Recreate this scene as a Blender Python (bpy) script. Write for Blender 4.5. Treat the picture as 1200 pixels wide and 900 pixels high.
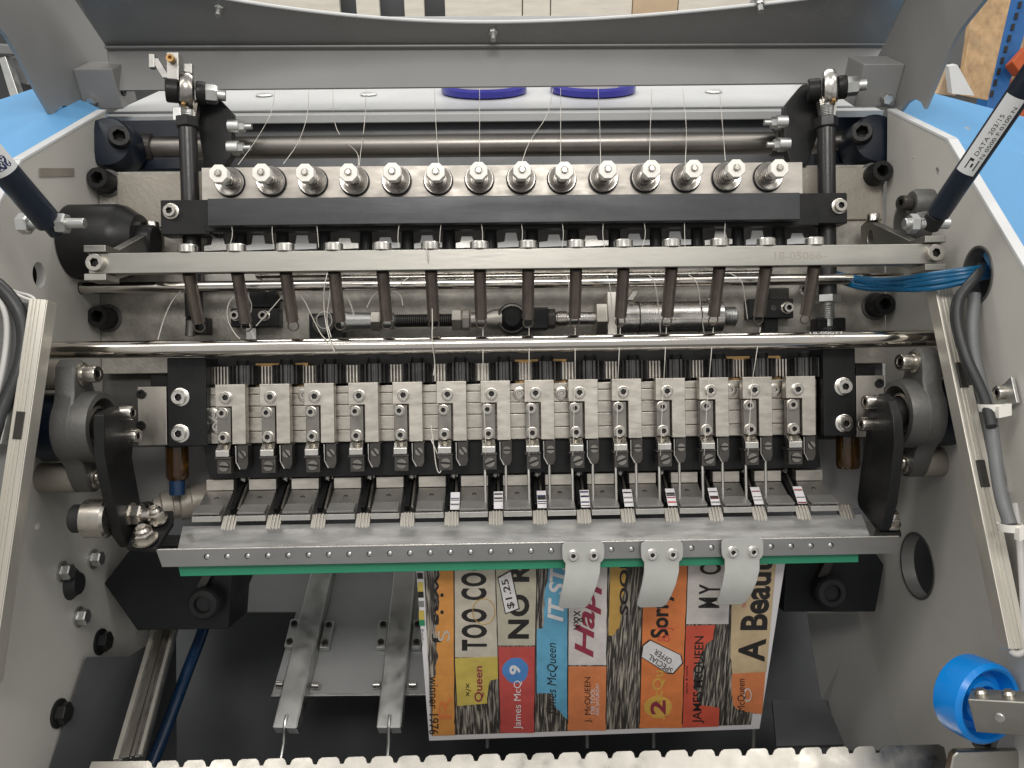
import bpy, math, random
from mathutils import Vector as V, Matrix
from mathutils.geometry import tessellate_polygon
random.seed(7)
sc = bpy.context.scene
for o in list(bpy.data.objects): bpy.data.objects.remove(o)
# ------------------------------------------------------------------ camera
F = 900.0                                   # focal length in photo pixels (1200 wide)
PITCH, YAW, ROLL = math.radians(30), math.radians(1.0), math.radians(0.83)
CAMH = 1.55
MROOT = Matrix.Translation((0, 0, CAMH)) @ Matrix.Rotation(-PITCH, 4, 'X')   # machine head leans back 30 degrees
fwd = V((math.sin(YAW), math.cos(YAW), 0)); r0 = V((math.cos(YAW), -math.sin(YAW), 0)); u0 = V((0, 0, 1))
CR = r0*math.cos(ROLL) - u0*math.sin(ROLL); CU = u0*math.cos(ROLL) + r0*math.sin(ROLL)
cd = bpy.data.cameras.new('camera'); cam = bpy.data.objects.new('camera', cd); sc.collection.objects.link(cam)
cd.sensor_width = 36; cd.lens = 36*F/1200; cd.clip_start = .02; cd.clip_end = 100
cm = Matrix.Identity(4)
for i, c in enumerate((CR, CU, -fwd)):
    for j in range(3): cm[j][i] = c[j]
cam.matrix_world = MROOT @ cm
sc.camera = cam
# ------------------------------------------------------------------ light
w = bpy.data.worlds.new('World'); sc.world = w; w.use_nodes = True
bg = w.node_tree.nodes['Background']; bg.inputs[0].default_value = (1, .99, .97, 1); bg.inputs[1].default_value = .54
def area(name, loc, target, sx, sy, power, col=(1, .965, .92)):
    l = bpy.data.lights.new(name, 'AREA'); l.shape = 'RECTANGLE'; l.size = sx; l.size_y = sy; l.energy = power; l.color = col
    o = bpy.data.objects.new(name, l); sc.collection.objects.link(o); o.location = loc
    o.rotation_euler = (V(target)-V(loc)).to_track_quat('-Z', 'Y').to_euler()
    return o
area('ceiling_lamp', (0.05, -0.55, 3.0), (0, .5, 1.1), 1.0, .4, 18)
area('ceiling_lamp', (-1.3, 0.1, 3.0), (0, .6, 1.1), .35, 1.7, 11)
area('ceiling_lamp', (1.4, 0.1, 3.0), (0, .6, 1.1), .35, 1.7, 11)
area('ceiling_lamp', (0, 2.6, 3.4), (0, 2.2, 0), 2.6, .4, 45)
sc.view_settings.view_transform = 'Standard'; sc.view_settings.look = 'None'; sc.view_settings.exposure = .12; sc.view_settings.gamma = 1
sc.render.engine = 'CYCLES'
# ------------------------------------------------------------------ pixel -> place
def ray(px, py): return CR*((px-600)/F) + CU*((450-py)/F) + fwd
def W(px, py, Y): r = ray(px, py); return r*(Y/r.y)
def WX(px, py, X): r = ray(px, py); return r*(X/r.x)
def WP(px, py, p0, n): r = ray(px, py); return r*(p0.dot(n)/r.dot(n))
UP = V((0, -math.sin(PITCH), math.cos(PITCH)))     # true vertical in the machine's leaning frame
EX, EY, EZ = V((1, 0, 0)), V((0, 1, 0)), V((0, 0, 1))
# ------------------------------------------------------------------ materials
MATS = {}
def mat(name, col, rough=.5, metal=0., var=.08, scale=25., bump=0., bscale=150., stretch=(1, 1, 1), rvar=.12, dirt=0., dscale=9., dcol=None, spec=.5, coat=0.):
    m = bpy.data.materials.new(name); m.use_nodes = True; nt = m.node_tree; N = nt.nodes; L = nt.links
    b = N['Principled BSDF']; b.inputs['Metallic'].default_value = metal; b.inputs['Specular IOR Level'].default_value = spec
    b.inputs['Coat Weight'].default_value = coat
    tc = N.new('ShaderNodeTexCoord'); oi = N.new('ShaderNodeObjectInfo')
    mp = N.new('ShaderNodeMapping'); mp.inputs['Scale'].default_value = stretch
    off = N.new('ShaderNodeVectorMath'); off.operation = 'SCALE'; off.inputs[0].default_value = (7.1, 3.3, 5.7); L.new(oi.outputs['Random'], off.inputs['Scale'])
    add = N.new('ShaderNodeVectorMath'); L.new(tc.outputs['Object'], add.inputs[0]); L.new(off.outputs[0], add.inputs[1]); L.new(add.outputs[0], mp.inputs['Vector'])
    n1 = N.new('ShaderNodeTexNoise'); n1.inputs['Scale'].default_value = scale; n1.inputs['Detail'].default_value = 6; n1.inputs['Roughness'].default_value = .6; L.new(mp.outputs[0], n1.inputs['Vector'])
    cr = N.new('ShaderNodeMapRange'); cr.inputs['From Min'].default_value = .25; cr.inputs['From Max'].default_value = .75; cr.inputs['To Min'].default_value = 1-var; cr.inputs['To Max'].default_value = 1+var; L.new(n1.outputs['Fac'], cr.inputs['Value'])
    mul = N.new('ShaderNodeMix'); mul.data_type = 'RGBA'; mul.blend_type = 'MULTIPLY'; mul.inputs['Factor'].default_value = 1
    mul.inputs['A'].default_value = (*col, 1); L.new(cr.outputs[0], mul.inputs['B'])
    out = mul.outputs['Result']
    if dirt:
        n2 = N.new('ShaderNodeTexNoise'); n2.inputs['Scale'].default_value = dscale; n2.inputs['Detail'].default_value = 8; n2.inputs['Roughness'].default_value = .7; L.new(add.outputs[0], n2.inputs['Vector'])
        r2 = N.new('ShaderNodeMapRange'); r2.inputs['From Min'].default_value = .48; r2.inputs['From Max'].default_value = .72; r2.inputs['To Max'].default_value = dirt; L.new(n2.outputs['Fac'], r2.inputs['Value'])
        mx = N.new('ShaderNodeMix'); mx.data_type = 'RGBA'; L.new(r2.outputs[0], mx.inputs['Factor']); L.new(out, mx.inputs['A'])
        mx.inputs['B'].default_value = (*(dcol or tuple(c*.35 for c in col)), 1); out = mx.outputs['Result']
    L.new(out, b.inputs['Base Color'])
    n3 = N.new('ShaderNodeTexNoise'); n3.inputs['Scale'].default_value = scale*1.7; n3.inputs['Detail'].default_value = 4; L.new(mp.outputs[0], n3.inputs['Vector'])
    rr = N.new('ShaderNodeMapRange'); rr.inputs['From Min'].default_value = .25; rr.inputs['From Max'].default_value = .75; rr.inputs['To Min'].default_value = max(.03, rough-rvar); rr.inputs['To Max'].default_value = min(1, rough+rvar); L.new(n3.outputs['Fac'], rr.inputs['Value']); L.new(rr.outputs[0], b.inputs['Roughness'])
    if bump:
        n4 = N.new('ShaderNodeTexNoise'); n4.inputs['Scale'].default_value = bscale; n4.inputs['Detail'].default_value = 3; L.new(mp.outputs[0], n4.inputs['Vector'])
        bp = N.new('ShaderNodeBump'); bp.inputs['Strength'].default_value = bump; bp.inputs['Distance'].default_value = .001; L.new(n4.outputs['Fac'], bp.inputs['Height']); L.new(bp.outputs[0], b.inputs['Normal'])
    MATS[name] = m
    return m
mat('ground_steel', (.53, .495, .44), .42, .9, .20, 150, .05, 900, (.35, 1, 1), .15, .20, 24)
mat('bar_steel', (.39, .38, .345), .40, 1, .09, 30, .05, 400, (.15, 1, 1), .10, .15, 12)
mat('tongue_steel', (.43, .42, .395), .36, .8, .15, 40, .02, 300, dirt=.2, dscale=20)
mat('saddle_face', (.27, .27, .265), .40, .9, .12, 30, .03, 300, (.3, 1, 1), .12, .2, 16)
mat('disc_steel', (.36, .34, .315), .26, 1, .08, 50, 0, 600, rvar=.06)
mat('comb_steel', (.43, .41, .37), .34, 1, .12, 40, .03, 300, rvar=.10, dirt=.2, dscale=14)
mat('bar_ground', (.44, .41, .37), .48, .85, .20, 90, .05, 700, (.35, 1, 1), .12, .25, 16)
mat('lip_steel', (.25, .245, .235), .45, .4, .15, 50, .03, 300)
mat('clamp_steel', (.25, .238, .215), .38, .9, .2, 80, .04, 500, (1, 1, .3), .12, .25, 40)
mat('plate_steel', (.50, .47, .42), .45, 1, .10, 40, .06, 400, (1, .3, .3), .1, .2, 14)
mat('bright_steel', (.66, .64, .60), .26, 1, .12, 60, 0, 600, rvar=.08)
mat('screw_steel', (.56, .53, .48), .28, 1, .06, 90, 0, 600, rvar=.06, dirt=.10, dscale=40)
mat('chrome', (.62, .59, .54), .15, 1, .10, 18, .02, 60, (.2, 1, 1), .06, .35, 10, (.30, .24, .18))
mat('bronze_shaft', (.25, .235, .215), .36, 1, .15, 16, .05, 120, (.15, 1, 1), .1, .4, 8)
mat('aluminium', (.66, .66, .65), .42, .75, .22, 70, .05, 300, (.25, 1, 1), .16, .32, 22)
mat('zinc', (.60, .605, .585), .40, 1, .12, 40, 0, 300, rvar=.12, dirt=.15, dscale=20)
mat('cast_iron', (.36, .34, .30), .55, .15, .40, 45, .7, 260, rvar=.15, dirt=.45, dscale=7)
mat('cast_light', (.33, .30, .255), .50, .35, .15, 14, .35, 260, rvar=.15, dirt=.3, dscale=7)
mat('cast_grey', (.12, .118, .112), .5, .4, .15, 20, .3, 260, rvar=.12, dirt=.3)
mat('black_oxide', (.018, .018, .0185), .38, .35, .25, 30, .06, 300, rvar=.14, dirt=.15, dscale=20, dcol=(.05, .047, .044), spec=.28)
mat('black_bar', (.05, .052, .056), .40, .55, .25, 30, .06, 300, (.15, 1, 1), .14, .2, 20, (.12, .115, .11))
mat('black_rod', (.035, .034, .034), .35, .5, .2, 30, .04, 300, rvar=.1)
mat('gunmetal', (.07, .066, .062), .38, .7, .2, 60, .05, 400, rvar=.12, dirt=.25, dscale=40, dcol=(.2, .18, .15))
mat('navy_paint', (.004, .009, .019), .35, 0, .15, 20, .04, 200, rvar=.1)
mat('wall_paint', (.53, .515, .475), .42, 0, .05, 6, .05, 500, rvar=.08, dirt=.22, dscale=5, dcol=(.37, .345, .30))
mat('panel_grey', (.33, .33, .32), .45, 0, .06, 8, .03, 300)
mat('hood_grey', (.225, .224, .22), .40, 0, .05, 8, .04, 500, rvar=.07, dirt=.1, dscale=6)
mat('hood_gloss', (.25, .252, .25), .25, .15, .08, 8, .02, 400, rvar=.05)
mat('tray_white', (.56, .57, .57), .35, 0, .05, 8, .03, 300, rvar=.08, dirt=.15)
mat('spring_wire', (.125, .105, .09), .38, .75, .2, 60, 0, 300, rvar=.1)
mat('brass', (.42, .26, .11), .35, 1, .15, 50)
mat('gear_black', (.10, .098, .096), .30, .85, .3, 60)
mat('gear_bright', (.60, .56, .50), .33, 1, .25, 60, rvar=.1, dirt=.3, dscale=50)
mat('green_strip', (.015, .205, .108), .45, 0, .08, 20, .03, 200)
mat('white_plastic', (.36, .365, .34), .48, 0, .08, 30, .08, 200, dirt=.15, dscale=20)
mat('knob_white', (.84, .82, .76), .4, 0, .06, 40, .05, 200, dirt=.15, dscale=40, dcol=(.5, .45, .36))
mat('thread_white', (.62, .59, .53), .7, 0, .05)
mat('paper_white', (.66, .64, .65), .6, 0, .03, 20)
mat('sky_blue_paint', (.14, .39, .70), .32, 0, .04, 10, .25, 900, rvar=.06)
mat('wheel_blue', (.004, .235, .72), .28, 0, .08, 12, .03, 100)
mat('spool_blue', (.03, .03, .28), .3, 0, .1)
mat('cable_black', (.028, .029, .031), .45, 0, .15, 40, .05, 200)
mat('cable_grey', (.16, .165, .17), .5, 0, .1, 40)
mat('cable_white', (.55, .54, .52), .5, 0, .08)
mat('hose_blue', (.006, .10, .22), .32, 0, .12, 30)
mat('deep_blue_hose', (.004, .025, .07), .35, 0, .15, 30)
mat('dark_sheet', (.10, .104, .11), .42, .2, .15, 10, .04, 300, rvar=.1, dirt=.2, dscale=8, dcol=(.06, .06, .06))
mat('black_box', (.008, .009, .011), .42, 0, .2, 20, .05, 200, spec=.3)
mat('grey_sheet', (.36, .365, .365), .42, .3, .08, 14, .12, 700, rvar=.08)
mat('led_profile', (.70, .67, .60), .42, .7, .06, 40, .05, 300, (1, 1, .1), rvar=.08)
mat('label_white', (.62, .63, .63), .45, 0, .04)
mat('ink_black', (.015, .014, .014), .55, 0, .2, 60)
mat('ink_navy', (.01, .02, .08), .5, 0, .1)
mat('cardboard', (.46, .34, .22), .8, 0, .12, 14, .1, 120, dirt=.15)
mat('pale_wood', (.56, .52, .45), .65, 0, .14, 12, .1, 120, (1, 1, 6), dirt=.1)
mat('osb', (.46, .30, .16), .7, 0, .45, 42, .2, 90, (1, 2.2, .7), dirt=.4, dscale=30, dcol=(.62, .46, .28))
mat('rack_blue', (.02, .13, .38), .45, 0, .1)
mat('orange_paint', (.55, .10, .02), .5, 0, .1)
mat('shop_grey', (.16, .165, .165), .6, 0, .2, 6)
mat('shop_dark', (.04, .042, .045), .6, 0, .3, 6)
mat('concrete', (.22, .215, .20), .7, 0, .12, 3, .1, 40, dirt=.3, dscale=2)
mat('rubber', (.016, .016, .017), .6, 0, .15)
mat('socket_shade', (.012, .011, .010), .5, .2, .2, 60)  # shade in screw sockets and slots, painted in as a dark colour
g = mat('amber_glass', (.10, .045, .010), .1, 0, .1, 30); g.node_tree.nodes['Principled BSDF'].inputs['Transmission Weight'].default_value = .75
for nm, c in dict(print_orange=(.66, .27, .035), print_beige=(.53, .475, .38), print_olive=(.46, .43, .32), print_yellow=(.56, .43, .06),
                  print_red=(.52, .06, .05), print_blue=(.09, .36, .55), print_cream=(.60, .55, .52), print_coral=(.68, .20, .05),
                  print_vermilion=(.62, .075, .03), print_flame=(.72, .19, .03), print_tan=(.55, .41, .23), print_ochre=(.52, .30, .05),
                  print_sky=(.05, .22, .55), print_maroon=(.28, .02, .05), print_black=(.02, .018, .017), print_white=(.70, .68, .68),
                  print_grey=(.22, .22, .21), print_green=(.02, .24, .10), print_amber=(.70, .40, .04)).items():
    c = tuple(x*.85+.12*sum(c)/3 for x in c)
    mat(nm, c, .55, 0, .16, 60, .05, 300, dirt=.25, dscale=45, dcol=tuple(x*.55 for x in c))
# torn page edges printed as pale lines on dark
m = mat('print_pages', (.045, .040, .036), .6, 0, .2, 60); nt = m.node_tree; b = nt.nodes['Principled BSDF']
wv = nt.nodes.new('ShaderNodeTexNoise'); wv.inputs['Scale'].default_value = 1; wv.inputs['Detail'].default_value = 3; wv.inputs['Distortion'].default_value = .3
tcn = nt.nodes.new('ShaderNodeTexCoord'); mpn = nt.nodes.new('ShaderNodeMapping'); mpn.inputs['Scale'].default_value = (720, 40, 40); nt.links.new(tcn.outputs['Object'], mpn.inputs['Vector']); nt.links.new(mpn.outputs[0], wv.inputs['Vector'])
rp = nt.nodes.new('ShaderNodeValToRGB'); rp.color_ramp.elements[0].position = .47; rp.color_ramp.elements[0].color = (.035, .031, .028, 1); rp.color_ramp.elements[1].position = .66; rp.color_ramp.elements[1].color = (.40, .36, .30, 1)
nt.links.new(wv.outputs['Fac'], rp.inputs['Fac']); nt.links.new(rp.outputs[0], b.inputs['Base Color'])
# ------------------------------------------------------------------ mesh builder
class MB:
    def __init__(s): s.v = []; s.f = []; s.dk = []
    def add(s, vs, fs):
        n = len(s.v); s.v += [tuple(p) for p in vs]; s.f += [tuple(i+n for i in f) for f in fs]; return s
    def hexa(s, p):      # p: 4 front (ccw seen from outside) + 4 back
        return s.add(p, [(0, 1, 2, 3), (7, 6, 5, 4), (0, 4, 5, 1), (1, 5, 6, 2), (2, 6, 7, 3), (3, 7, 4, 0)])
    def box(s, a, c):
        x0, x1 = sorted((a[0], c[0])); y0, y1 = sorted((a[1], c[1])); z0, z1 = sorted((a[2], c[2]))
        return s.hexa([(x0, y0, z0), (x1, y0, z0), (x1, y0, z1), (x0, y0, z1), (x0, y1, z0), (x1, y1, z0), (x1, y1, z1), (x0, y1, z1)])
    def pbox(s, x0, y0, x1, y1, Y, t):   # pixel rectangle as the front face at depth Y, t metres deep
        ym, xm = (y0+y1)/2, (x0+x1)/2
        return s.box((W(x0, ym, Y).x, Y, W(xm, y1, Y).z), (W(x1, ym, Y).x, Y+t, W(xm, y0, Y).z))
    def obox(s, p0, p1, wv, tv):         # bar from p0 to p1, half width vector, half thickness vector
        p0, p1, wv, tv = V(p0), V(p1), V(wv), V(tv)
        return s.hexa([p0-wv-tv, p0+wv-tv, p0+wv+tv, p0-wv+tv, p1-wv-tv, p1+wv-tv, p1+wv+tv, p1-wv+tv])
    def prism(s, pts, vec, holes=()):
        loops = [[V(p) for p in pts]]+[[V(p) for p in h] for h in holes]; flat = [p for l in loops for p in l]; n = len(flat); vec = V(vec)
        if holes: tri = [tuple(t) for t in tessellate_polygon(loops)]
        else: tri = [tuple(range(n))]
        fs = list(tri)+[tuple(i+n for i in reversed(t)) for t in tri]; k = 0
        for l in loops:
            m_ = len(l)
            for i in range(m_): a, c = k+i, k+(i+1) % m_; fs.append((a, a+n, c+n, c))
            k += m_
        return s.add(flat+[p+vec for p in flat], fs)
    def rings(s, rings, cap=True):
        n = len(rings[0]); fs = []
        for k in range(len(rings)-1):
            for i in range(n): j = (i+1) % n; fs.append((k*n+i, k*n+j, (k+1)*n+j, (k+1)*n+i))
        if cap: fs += [tuple(reversed(range(n))), tuple(range((len(rings)-1)*n, len(rings)*n))]
        return s.add([p for r in rings for p in r], fs)
    def lathe(s, p, ax, prof, n=24, ph=0):  # prof: (radius, distance along axis)
        p, ax = V(p), V(ax).normalized(); u = ax.orthogonal().normalized(); w_ = ax.cross(u)
        return s.rings([[p+ax*t+(u*math.cos(ph+2*math.pi*i/n)+w_*math.sin(ph+2*math.pi*i/n))*max(r, 1e-5) for i in range(n)] for r, t in prof])
    def cyl(s, p0, p1, r, n=20, ch=0, r1=None):
        p0, p1 = V(p0), V(p1); L = (p1-p0).length; r1 = r if r1 is None else r1
        pr = [(r-ch, 0), (r, ch), (r1, L-ch), (r1-ch, L)] if ch else [(r, 0), (r1, L)]
        return s.lathe(p0, p1-p0, pr, n)
    def tube(s, pts, r, n=8, smooth=0):
        pts = [V(p) for p in pts]
        for _ in range(smooth):
            q = [pts[0]]
            for a, c in zip(pts, pts[1:]): q += [a*.75+c*.25, a*.25+c*.75]
            pts = q+[pts[-1]]
        u = (pts[1]-pts[0]).orthogonal().normalized(); rs = []
        for i, p in enumerate(pts):
            t = (pts[min(i+1, len(pts)-1)]-pts[max(i-1, 0)]).normalized(); u = (u-t*u.dot(t)).normalized(); w_ = t.cross(u)
            rs.append([p+(u*math.cos(2*math.pi*k/n)+w_*math.sin(2*math.pi*k/n))*r for k in range(n)])
        return s.rings(rs)
    def torus(s, c, ax, R, r, n=20, k=8):
        c, ax = V(c), V(ax).normalized(); u = ax.orthogonal().normalized(); w_ = ax.cross(u); vs = []; fs = []
        for i in range(n):
            a = 2*math.pi*i/n; d = u*math.cos(a)+w_*math.sin(a)
            for j in range(k): q = 2*math.pi*j/k; vs.append(c+d*(R+r*math.cos(q))+ax*(r*math.sin(q)))
        for i in range(n):
            for j in range(k): a, c2 = i*k, ((i+1) % n)*k; fs.append((a+j, c2+j, c2+(j+1) % k, a+(j+1) % k))
        return s.add(vs, fs)
    def hexsock(s, p, ax, r, h, hr=.5, n=24):   # cap screw head with a hexagon socket, sits on p and points along ax
        p, ax = V(p), V(ax).normalized(); u = ax.orthogonal().normalized(); w_ = ax.cross(u)
        def circ(R, t): return [p+ax*t+(u*math.cos(2*math.pi*i/n)+w_*math.sin(2*math.pi*i/n))*R for i in range(n)]
        def hx(R, t):
            o = []
            for i in range(n):
                a = 2*math.pi*i/n; q = (a % (math.pi/3))-math.pi/6; rr = R*math.cos(math.pi/6)/math.cos(q); o.append(p+ax*t+(u*math.cos(a)+w_*math.sin(a))*rr)
            return o
        k = len(s.f); s.rings([circ(r, 0), circ(r, h*.88), circ(r*.92, h), hx(r*hr*1.12, h), hx(r*hr, h*.93), hx(r*hr*.95, h*.35)])
        s.dk += list(range(k+4*n, k+5*n))+[k+5*n+1]; return s  # recess faces get the painted shade
    def hexnut(s, p, ax, r, h, ph=0):
        return s.lathe(p, ax, [(r, 0), (r, h*.85), (r*.88, h)], 6, ph)
    def slotscrew(s, p, ax, r, h, ang=.7):
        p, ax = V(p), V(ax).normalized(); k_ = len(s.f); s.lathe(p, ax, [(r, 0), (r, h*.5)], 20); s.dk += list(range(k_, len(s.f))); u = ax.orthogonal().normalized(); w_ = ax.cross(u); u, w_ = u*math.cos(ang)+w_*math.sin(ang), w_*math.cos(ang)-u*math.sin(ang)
        for sg in (1, -1):
            a0 = math.asin(.22); pts = [p+ax*h*.5+(w_*math.sin(a)*sg+u*math.cos(a))*r*.96 for a in [a0+(math.pi-2*a0)*i/10 for i in range(11)]]
            s.prism(pts, ax*h*.5)
        return s
    def build(s, name, material, parent=None, bevel=0, smooth=True):
        me = bpy.data.meshes.new(name); me.from_pydata(s.v, [], s.f); me.materials.append(MATS[material])
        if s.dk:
            me.materials.append(MATS['socket_shade'])
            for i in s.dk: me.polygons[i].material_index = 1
        import bmesh
        bm = bmesh.new(); bm.from_mesh(me); bmesh.ops.recalc_face_normals(bm, faces=bm.faces); bm.to_mesh(me); bm.free()
        if smooth: me.shade_smooth(); me.set_sharp_from_angle(angle=math.radians(32))
        o = bpy.data.objects.new(name, me); sc.collection.objects.link(o)
        if parent: o.parent = parent
        if bevel:
            md = o.modifiers.new('bevel', 'BEVEL'); md.width = bevel; md.segments = 2; md.limit_method = 'ANGLE'; md.angle_limit = math.radians(40); md.harden_normals = True
        return o
def tag(o, label, cat, group=None, kind=None):
    if label: o['label'] = label
    if cat: o['category'] = cat
    if group: o['group'] = group
    if kind: o['kind'] = kind
    return o
def thing(name, label, cat, group=None):
    o = bpy.data.objects.new(name, None); sc.collection.objects.link(o); o.empty_display_size = .01
    return tag(o, label, cat, group)
def kids(o): return list(o.children)
def dup(o, off, label=None, parent=None, ch=None):
    c = o.copy(); sc.collection.objects.link(c); c.parent = parent
    if parent is None: c.location = V(o.location)+V(off)
    if label: c['label'] = label
    for k in (CH[o] if o in CH else kids(o)): dup(k, (0, 0, 0), None, c)
    return c
CH = {}
def text_uv(s, bold=0., shear=0., spacing=1.):   # glyph outlines as flat faces, bounding box scaled to 0..1
    cu = bpy.data.curves.new('t', 'FONT'); cu.body = s; cu.offset = bold; cu.shear = shear; cu.space_character = spacing; cu.resolution_u = 4
    o = bpy.data.objects.new('t', cu); sc.collection.objects.link(o); dg = bpy.context.evaluated_depsgraph_get(); dg.update()
    me = bpy.data.meshes.new_from_object(o.evaluated_get(dg)); bpy.data.objects.remove(o); bpy.data.curves.remove(cu)
    xs = [v.co.x for v in me.vertices]; ys = [v.co.y for v in me.vertices]; x0, x1, y0, y1 = min(xs), max(xs), min(ys), max(ys)
    vs = [((v.co.x-x0)/(x1-x0), (v.co.y-y0)/(y1-y0)) for v in me.vertices]; fs = [tuple(p.vertices) for p in me.polygons]
    bpy.data.meshes.remove(me); return vs, fs
def text_on(mb, s, fn, **kw):            # fn(u, v) -> point in space
    vs, fs = text_uv(s, **kw); return mb.add([fn(u, v) for u, v in vs], fs)
# ================================================================== machine frame: back plate and the two side walls
XL, XR = W(117, 380, .80).x, W(1037, 380, .80).x
frame = thing('machine_housing', 'beige painted side walls and cast back plate of the sewing machine housing', 'machine housing')
mb = MB(); mb.pbox(117, 197, 1037, 432, .80, .03); mb.build('back_plate', 'cast_iron', frame, .001)
mb = MB(); mb.pbox(118, 432, 1036, 600, .815, .03); mb.build('lower_back_plate', 'cast_grey', frame, .001)
mb = MB(); mb.pbox(137, 200, 1034, 262, .797, .004); mb.build('face_plate', 'cast_light', frame, .001)
def circ_x(px, py, X, ry, rz, n=28):
    c = WX(px, py, X); return [c+EY*(ry*math.cos(2*math.pi*i/n))+EZ*(rz*math.sin(2*math.pi*i/n)) for i in range(n)]
# left wall
outl = [WX(124, 131, XL), WX(25, 190, XL), WX(2, 236, XL), WX(-120, 480, XL), WX(-200, 900, XL), WX(60, 1000, XL), WX(215, 1000, XL), WX(190, 560, XL), WX(119, 520, XL)]
mb = MB(); mb.prism(outl, (-.008, 0, 0), [circ_x(46, 322, XL, .010, .0115), circ_x(44, 616, XL, .004, .004, 12)]); lw = mb.build('side_wall', 'wall_paint', frame, smooth=False)
# right wall
outr = [WX(1040, 130, XR), WX(1110, 165, XR), WX(1200, 316, XR), WX(1330, 560, XR), WX(1400, 900, XR), WX(1120, 1000, XR), WX(975, 1000, XR), WX(962, 640, XR), WX(1036, 600, XR)]
mb = MB(); mb.prism(outr, (.008, 0, 0), [circ_x(1075, 663, XR, .029, .031, 40), circ_x(1146, 322, XR, .019, .023, 32), circ_x(1098, 201, XR, .003, .004, 12), circ_x(1070, 186, XR, .0012, .0012, 8)]); rw = mb.build('side_wall', 'wall_paint', frame, smooth=False)
# the wall's bright turned edge
for pts, X, s in ((outl[:4], XL, -1), (outr[:4], XR, 1)):
    for a, c in zip(pts, pts[1:]):
        mb = MB(); n = EX*(s*.004); up = (c-a).cross(EX).normalized()*.0012
        if up.z < 0: up = -up
        mb.obox(a+n+up, c+n+up, EX*.0046, up); mb.build('edge_strip', 'label_white', lw if s < 0 else rw, .0003)
# rings around the big openings
for px, py, ry, rz in ((1075, 663, .029, .031), (1146, 322, .019, .023)):
    c = WX(px, py, XR); mb = MB(); k = 40
    mb.rings([[c+EX*x+EY*((ry+d)*math.cos(2*math.pi*i/k))+EZ*((rz+d)*math.sin(2*math.pi*i/k)) for i in range(k)] for x, d in ((.012, -.0008), (-.0008, -.0008), (-.0012, .0002), (-.0012, .0014), (.0005, .0018))], False); mb.build('opening_rim', 'cast_grey', rw)
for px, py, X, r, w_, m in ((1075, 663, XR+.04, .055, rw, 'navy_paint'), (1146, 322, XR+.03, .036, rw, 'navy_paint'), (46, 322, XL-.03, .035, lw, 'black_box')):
    mb = MB(); mb.prism(circ_x(px, py, X, r, r), (.004, 0, 0)); mb.build('shade_panel', m, w_)  # dark disc added to stand in for the shade inside the opening
# black cap screws with washers at the seams
for px, py in ((127, 215), (127, 373), (1022, 207), (1025, 359)):
    p = W(px, py, .80); mb = MB(); mb.lathe(p, -EY, [(.0145, -.002), (.0145, .001), (.0138, .0015)], 28); ws = mb.build('washer', 'cast_grey', frame)
    mb = MB(); mb.hexsock(p-EY*.001, -EY, .0112, .022, .52); mb.build('cap_screw', 'black_oxide', frame)
# hex bolts on the left wall
for px, py, r, mt in ((72, 670, .0068, 'zinc'), (108, 655, .0068, 'zinc'), (91, 723, .0068, 'zinc'), (117, 752, .009, 'black_oxide'), (68, 836, .009, 'black_oxide')):
    p = WX(px, py, XL); mb = MB(); mb.lathe(p-EX*.001, EX, [(r*1.45, 0), (r*1.45, .003), (r*1.3, .0035)], 24); mb.hexnut(p+EX*.002, EX, r*1.12, .008, .3); mb.build('hex_bolt', mt, frame)
mb = MB(); p = WX(84, 684, XL); mb.lathe(p-EX*.012, EX, [(.0155, 0), (.0155, .012), (.012, .016), (.010, .02)], 28); mb.build('wall_plug', 'rubber', frame)
for px, py in ((167, 400), (1100, 200)): pass
# faded sticker mark on the left wall
mb = MB(); a = WX(45, 197, XL)+EX*.0006; c_ = WX(86, 197, XL)+EX*.0006; mb.prism([a, c_, c_-EZ*.008, a-EZ*.008], EX*.0003); mb.build('sticker_mark', 'cast_light', lw)
# ================================================================== shop floor and what stands outside the machine
def world_pt(x, y, z): return MROOT.inverted() @ V((x, y, z))
mb = MB(); q = [world_pt(*p) for p in ((-12, -6, 0), (12, -6, 0), (12, 16, 0), (-12, 16, 0))]; mb.prism(q, UP*-.05); fl = mb.build('shop_floor', 'concrete'); fl['kind'] = 'structure'
mb = MB(); q = [world_pt(*p) for p in ((-12, 9, 0), (12, 9, 0), (12, 9, 5), (-12, 9, 5))]; mb.prism(q, world_pt(0, .2, 0)-world_pt(0, 0, 0)); wl = mb.build('shop_wall', 'shop_grey'); wl['kind'] = 'structure'
# blue outer housings
def blue(side, label, A, B, C, D, E, G):
    t = thing('side_housing', label, 'machine cover')
    dn = V((0, .03, -.05))
    mb = MB(); mb.prism([A, B, C, D, E], dn); mb.build('top_panel', 'sky_blue_paint', t, .001)
    off = EX*(.002*side)
    mb = MB(); mb.prism([E+off, D+off, G[0], G[1]], V((0, .03, -.012))); mb.build('slope_panel', 'sky_blue_paint', t, .001)
    p = (A*.35+E*.65)*.80+C*.20; mb = MB(); n = (B-A).cross(E-A).normalized(); n = n if n.z > 0 else -n
    mb.lathe(p, n, [(.0055, 0), (.0055, .002), (.003, .0035)], 16); mb.build('screw', 'zinc', t)
XO = .010
blue(1, 'light blue panel cover outside the right wall, behind the strut with the date label', WX(1040, 130, XR+XO), W(1083, 106, .87), W(1290, 160, .84), W(1290, 196, .74), WX(1112, 165, XR+XO), (W(1320, 520, .62), WX(1290, 470, XR+XO)))
blue(-1, 'light blue panel cover outside the left wall, beside the open hood', WX(124, 130, XL-XO), W(55, 98, .87), W(-90, 146, .84), W(-90, 182, .74), WX(24, 188, XL-XO), (W(-120, 420, .62), WX(-80, 400, XL-XO)))
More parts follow.
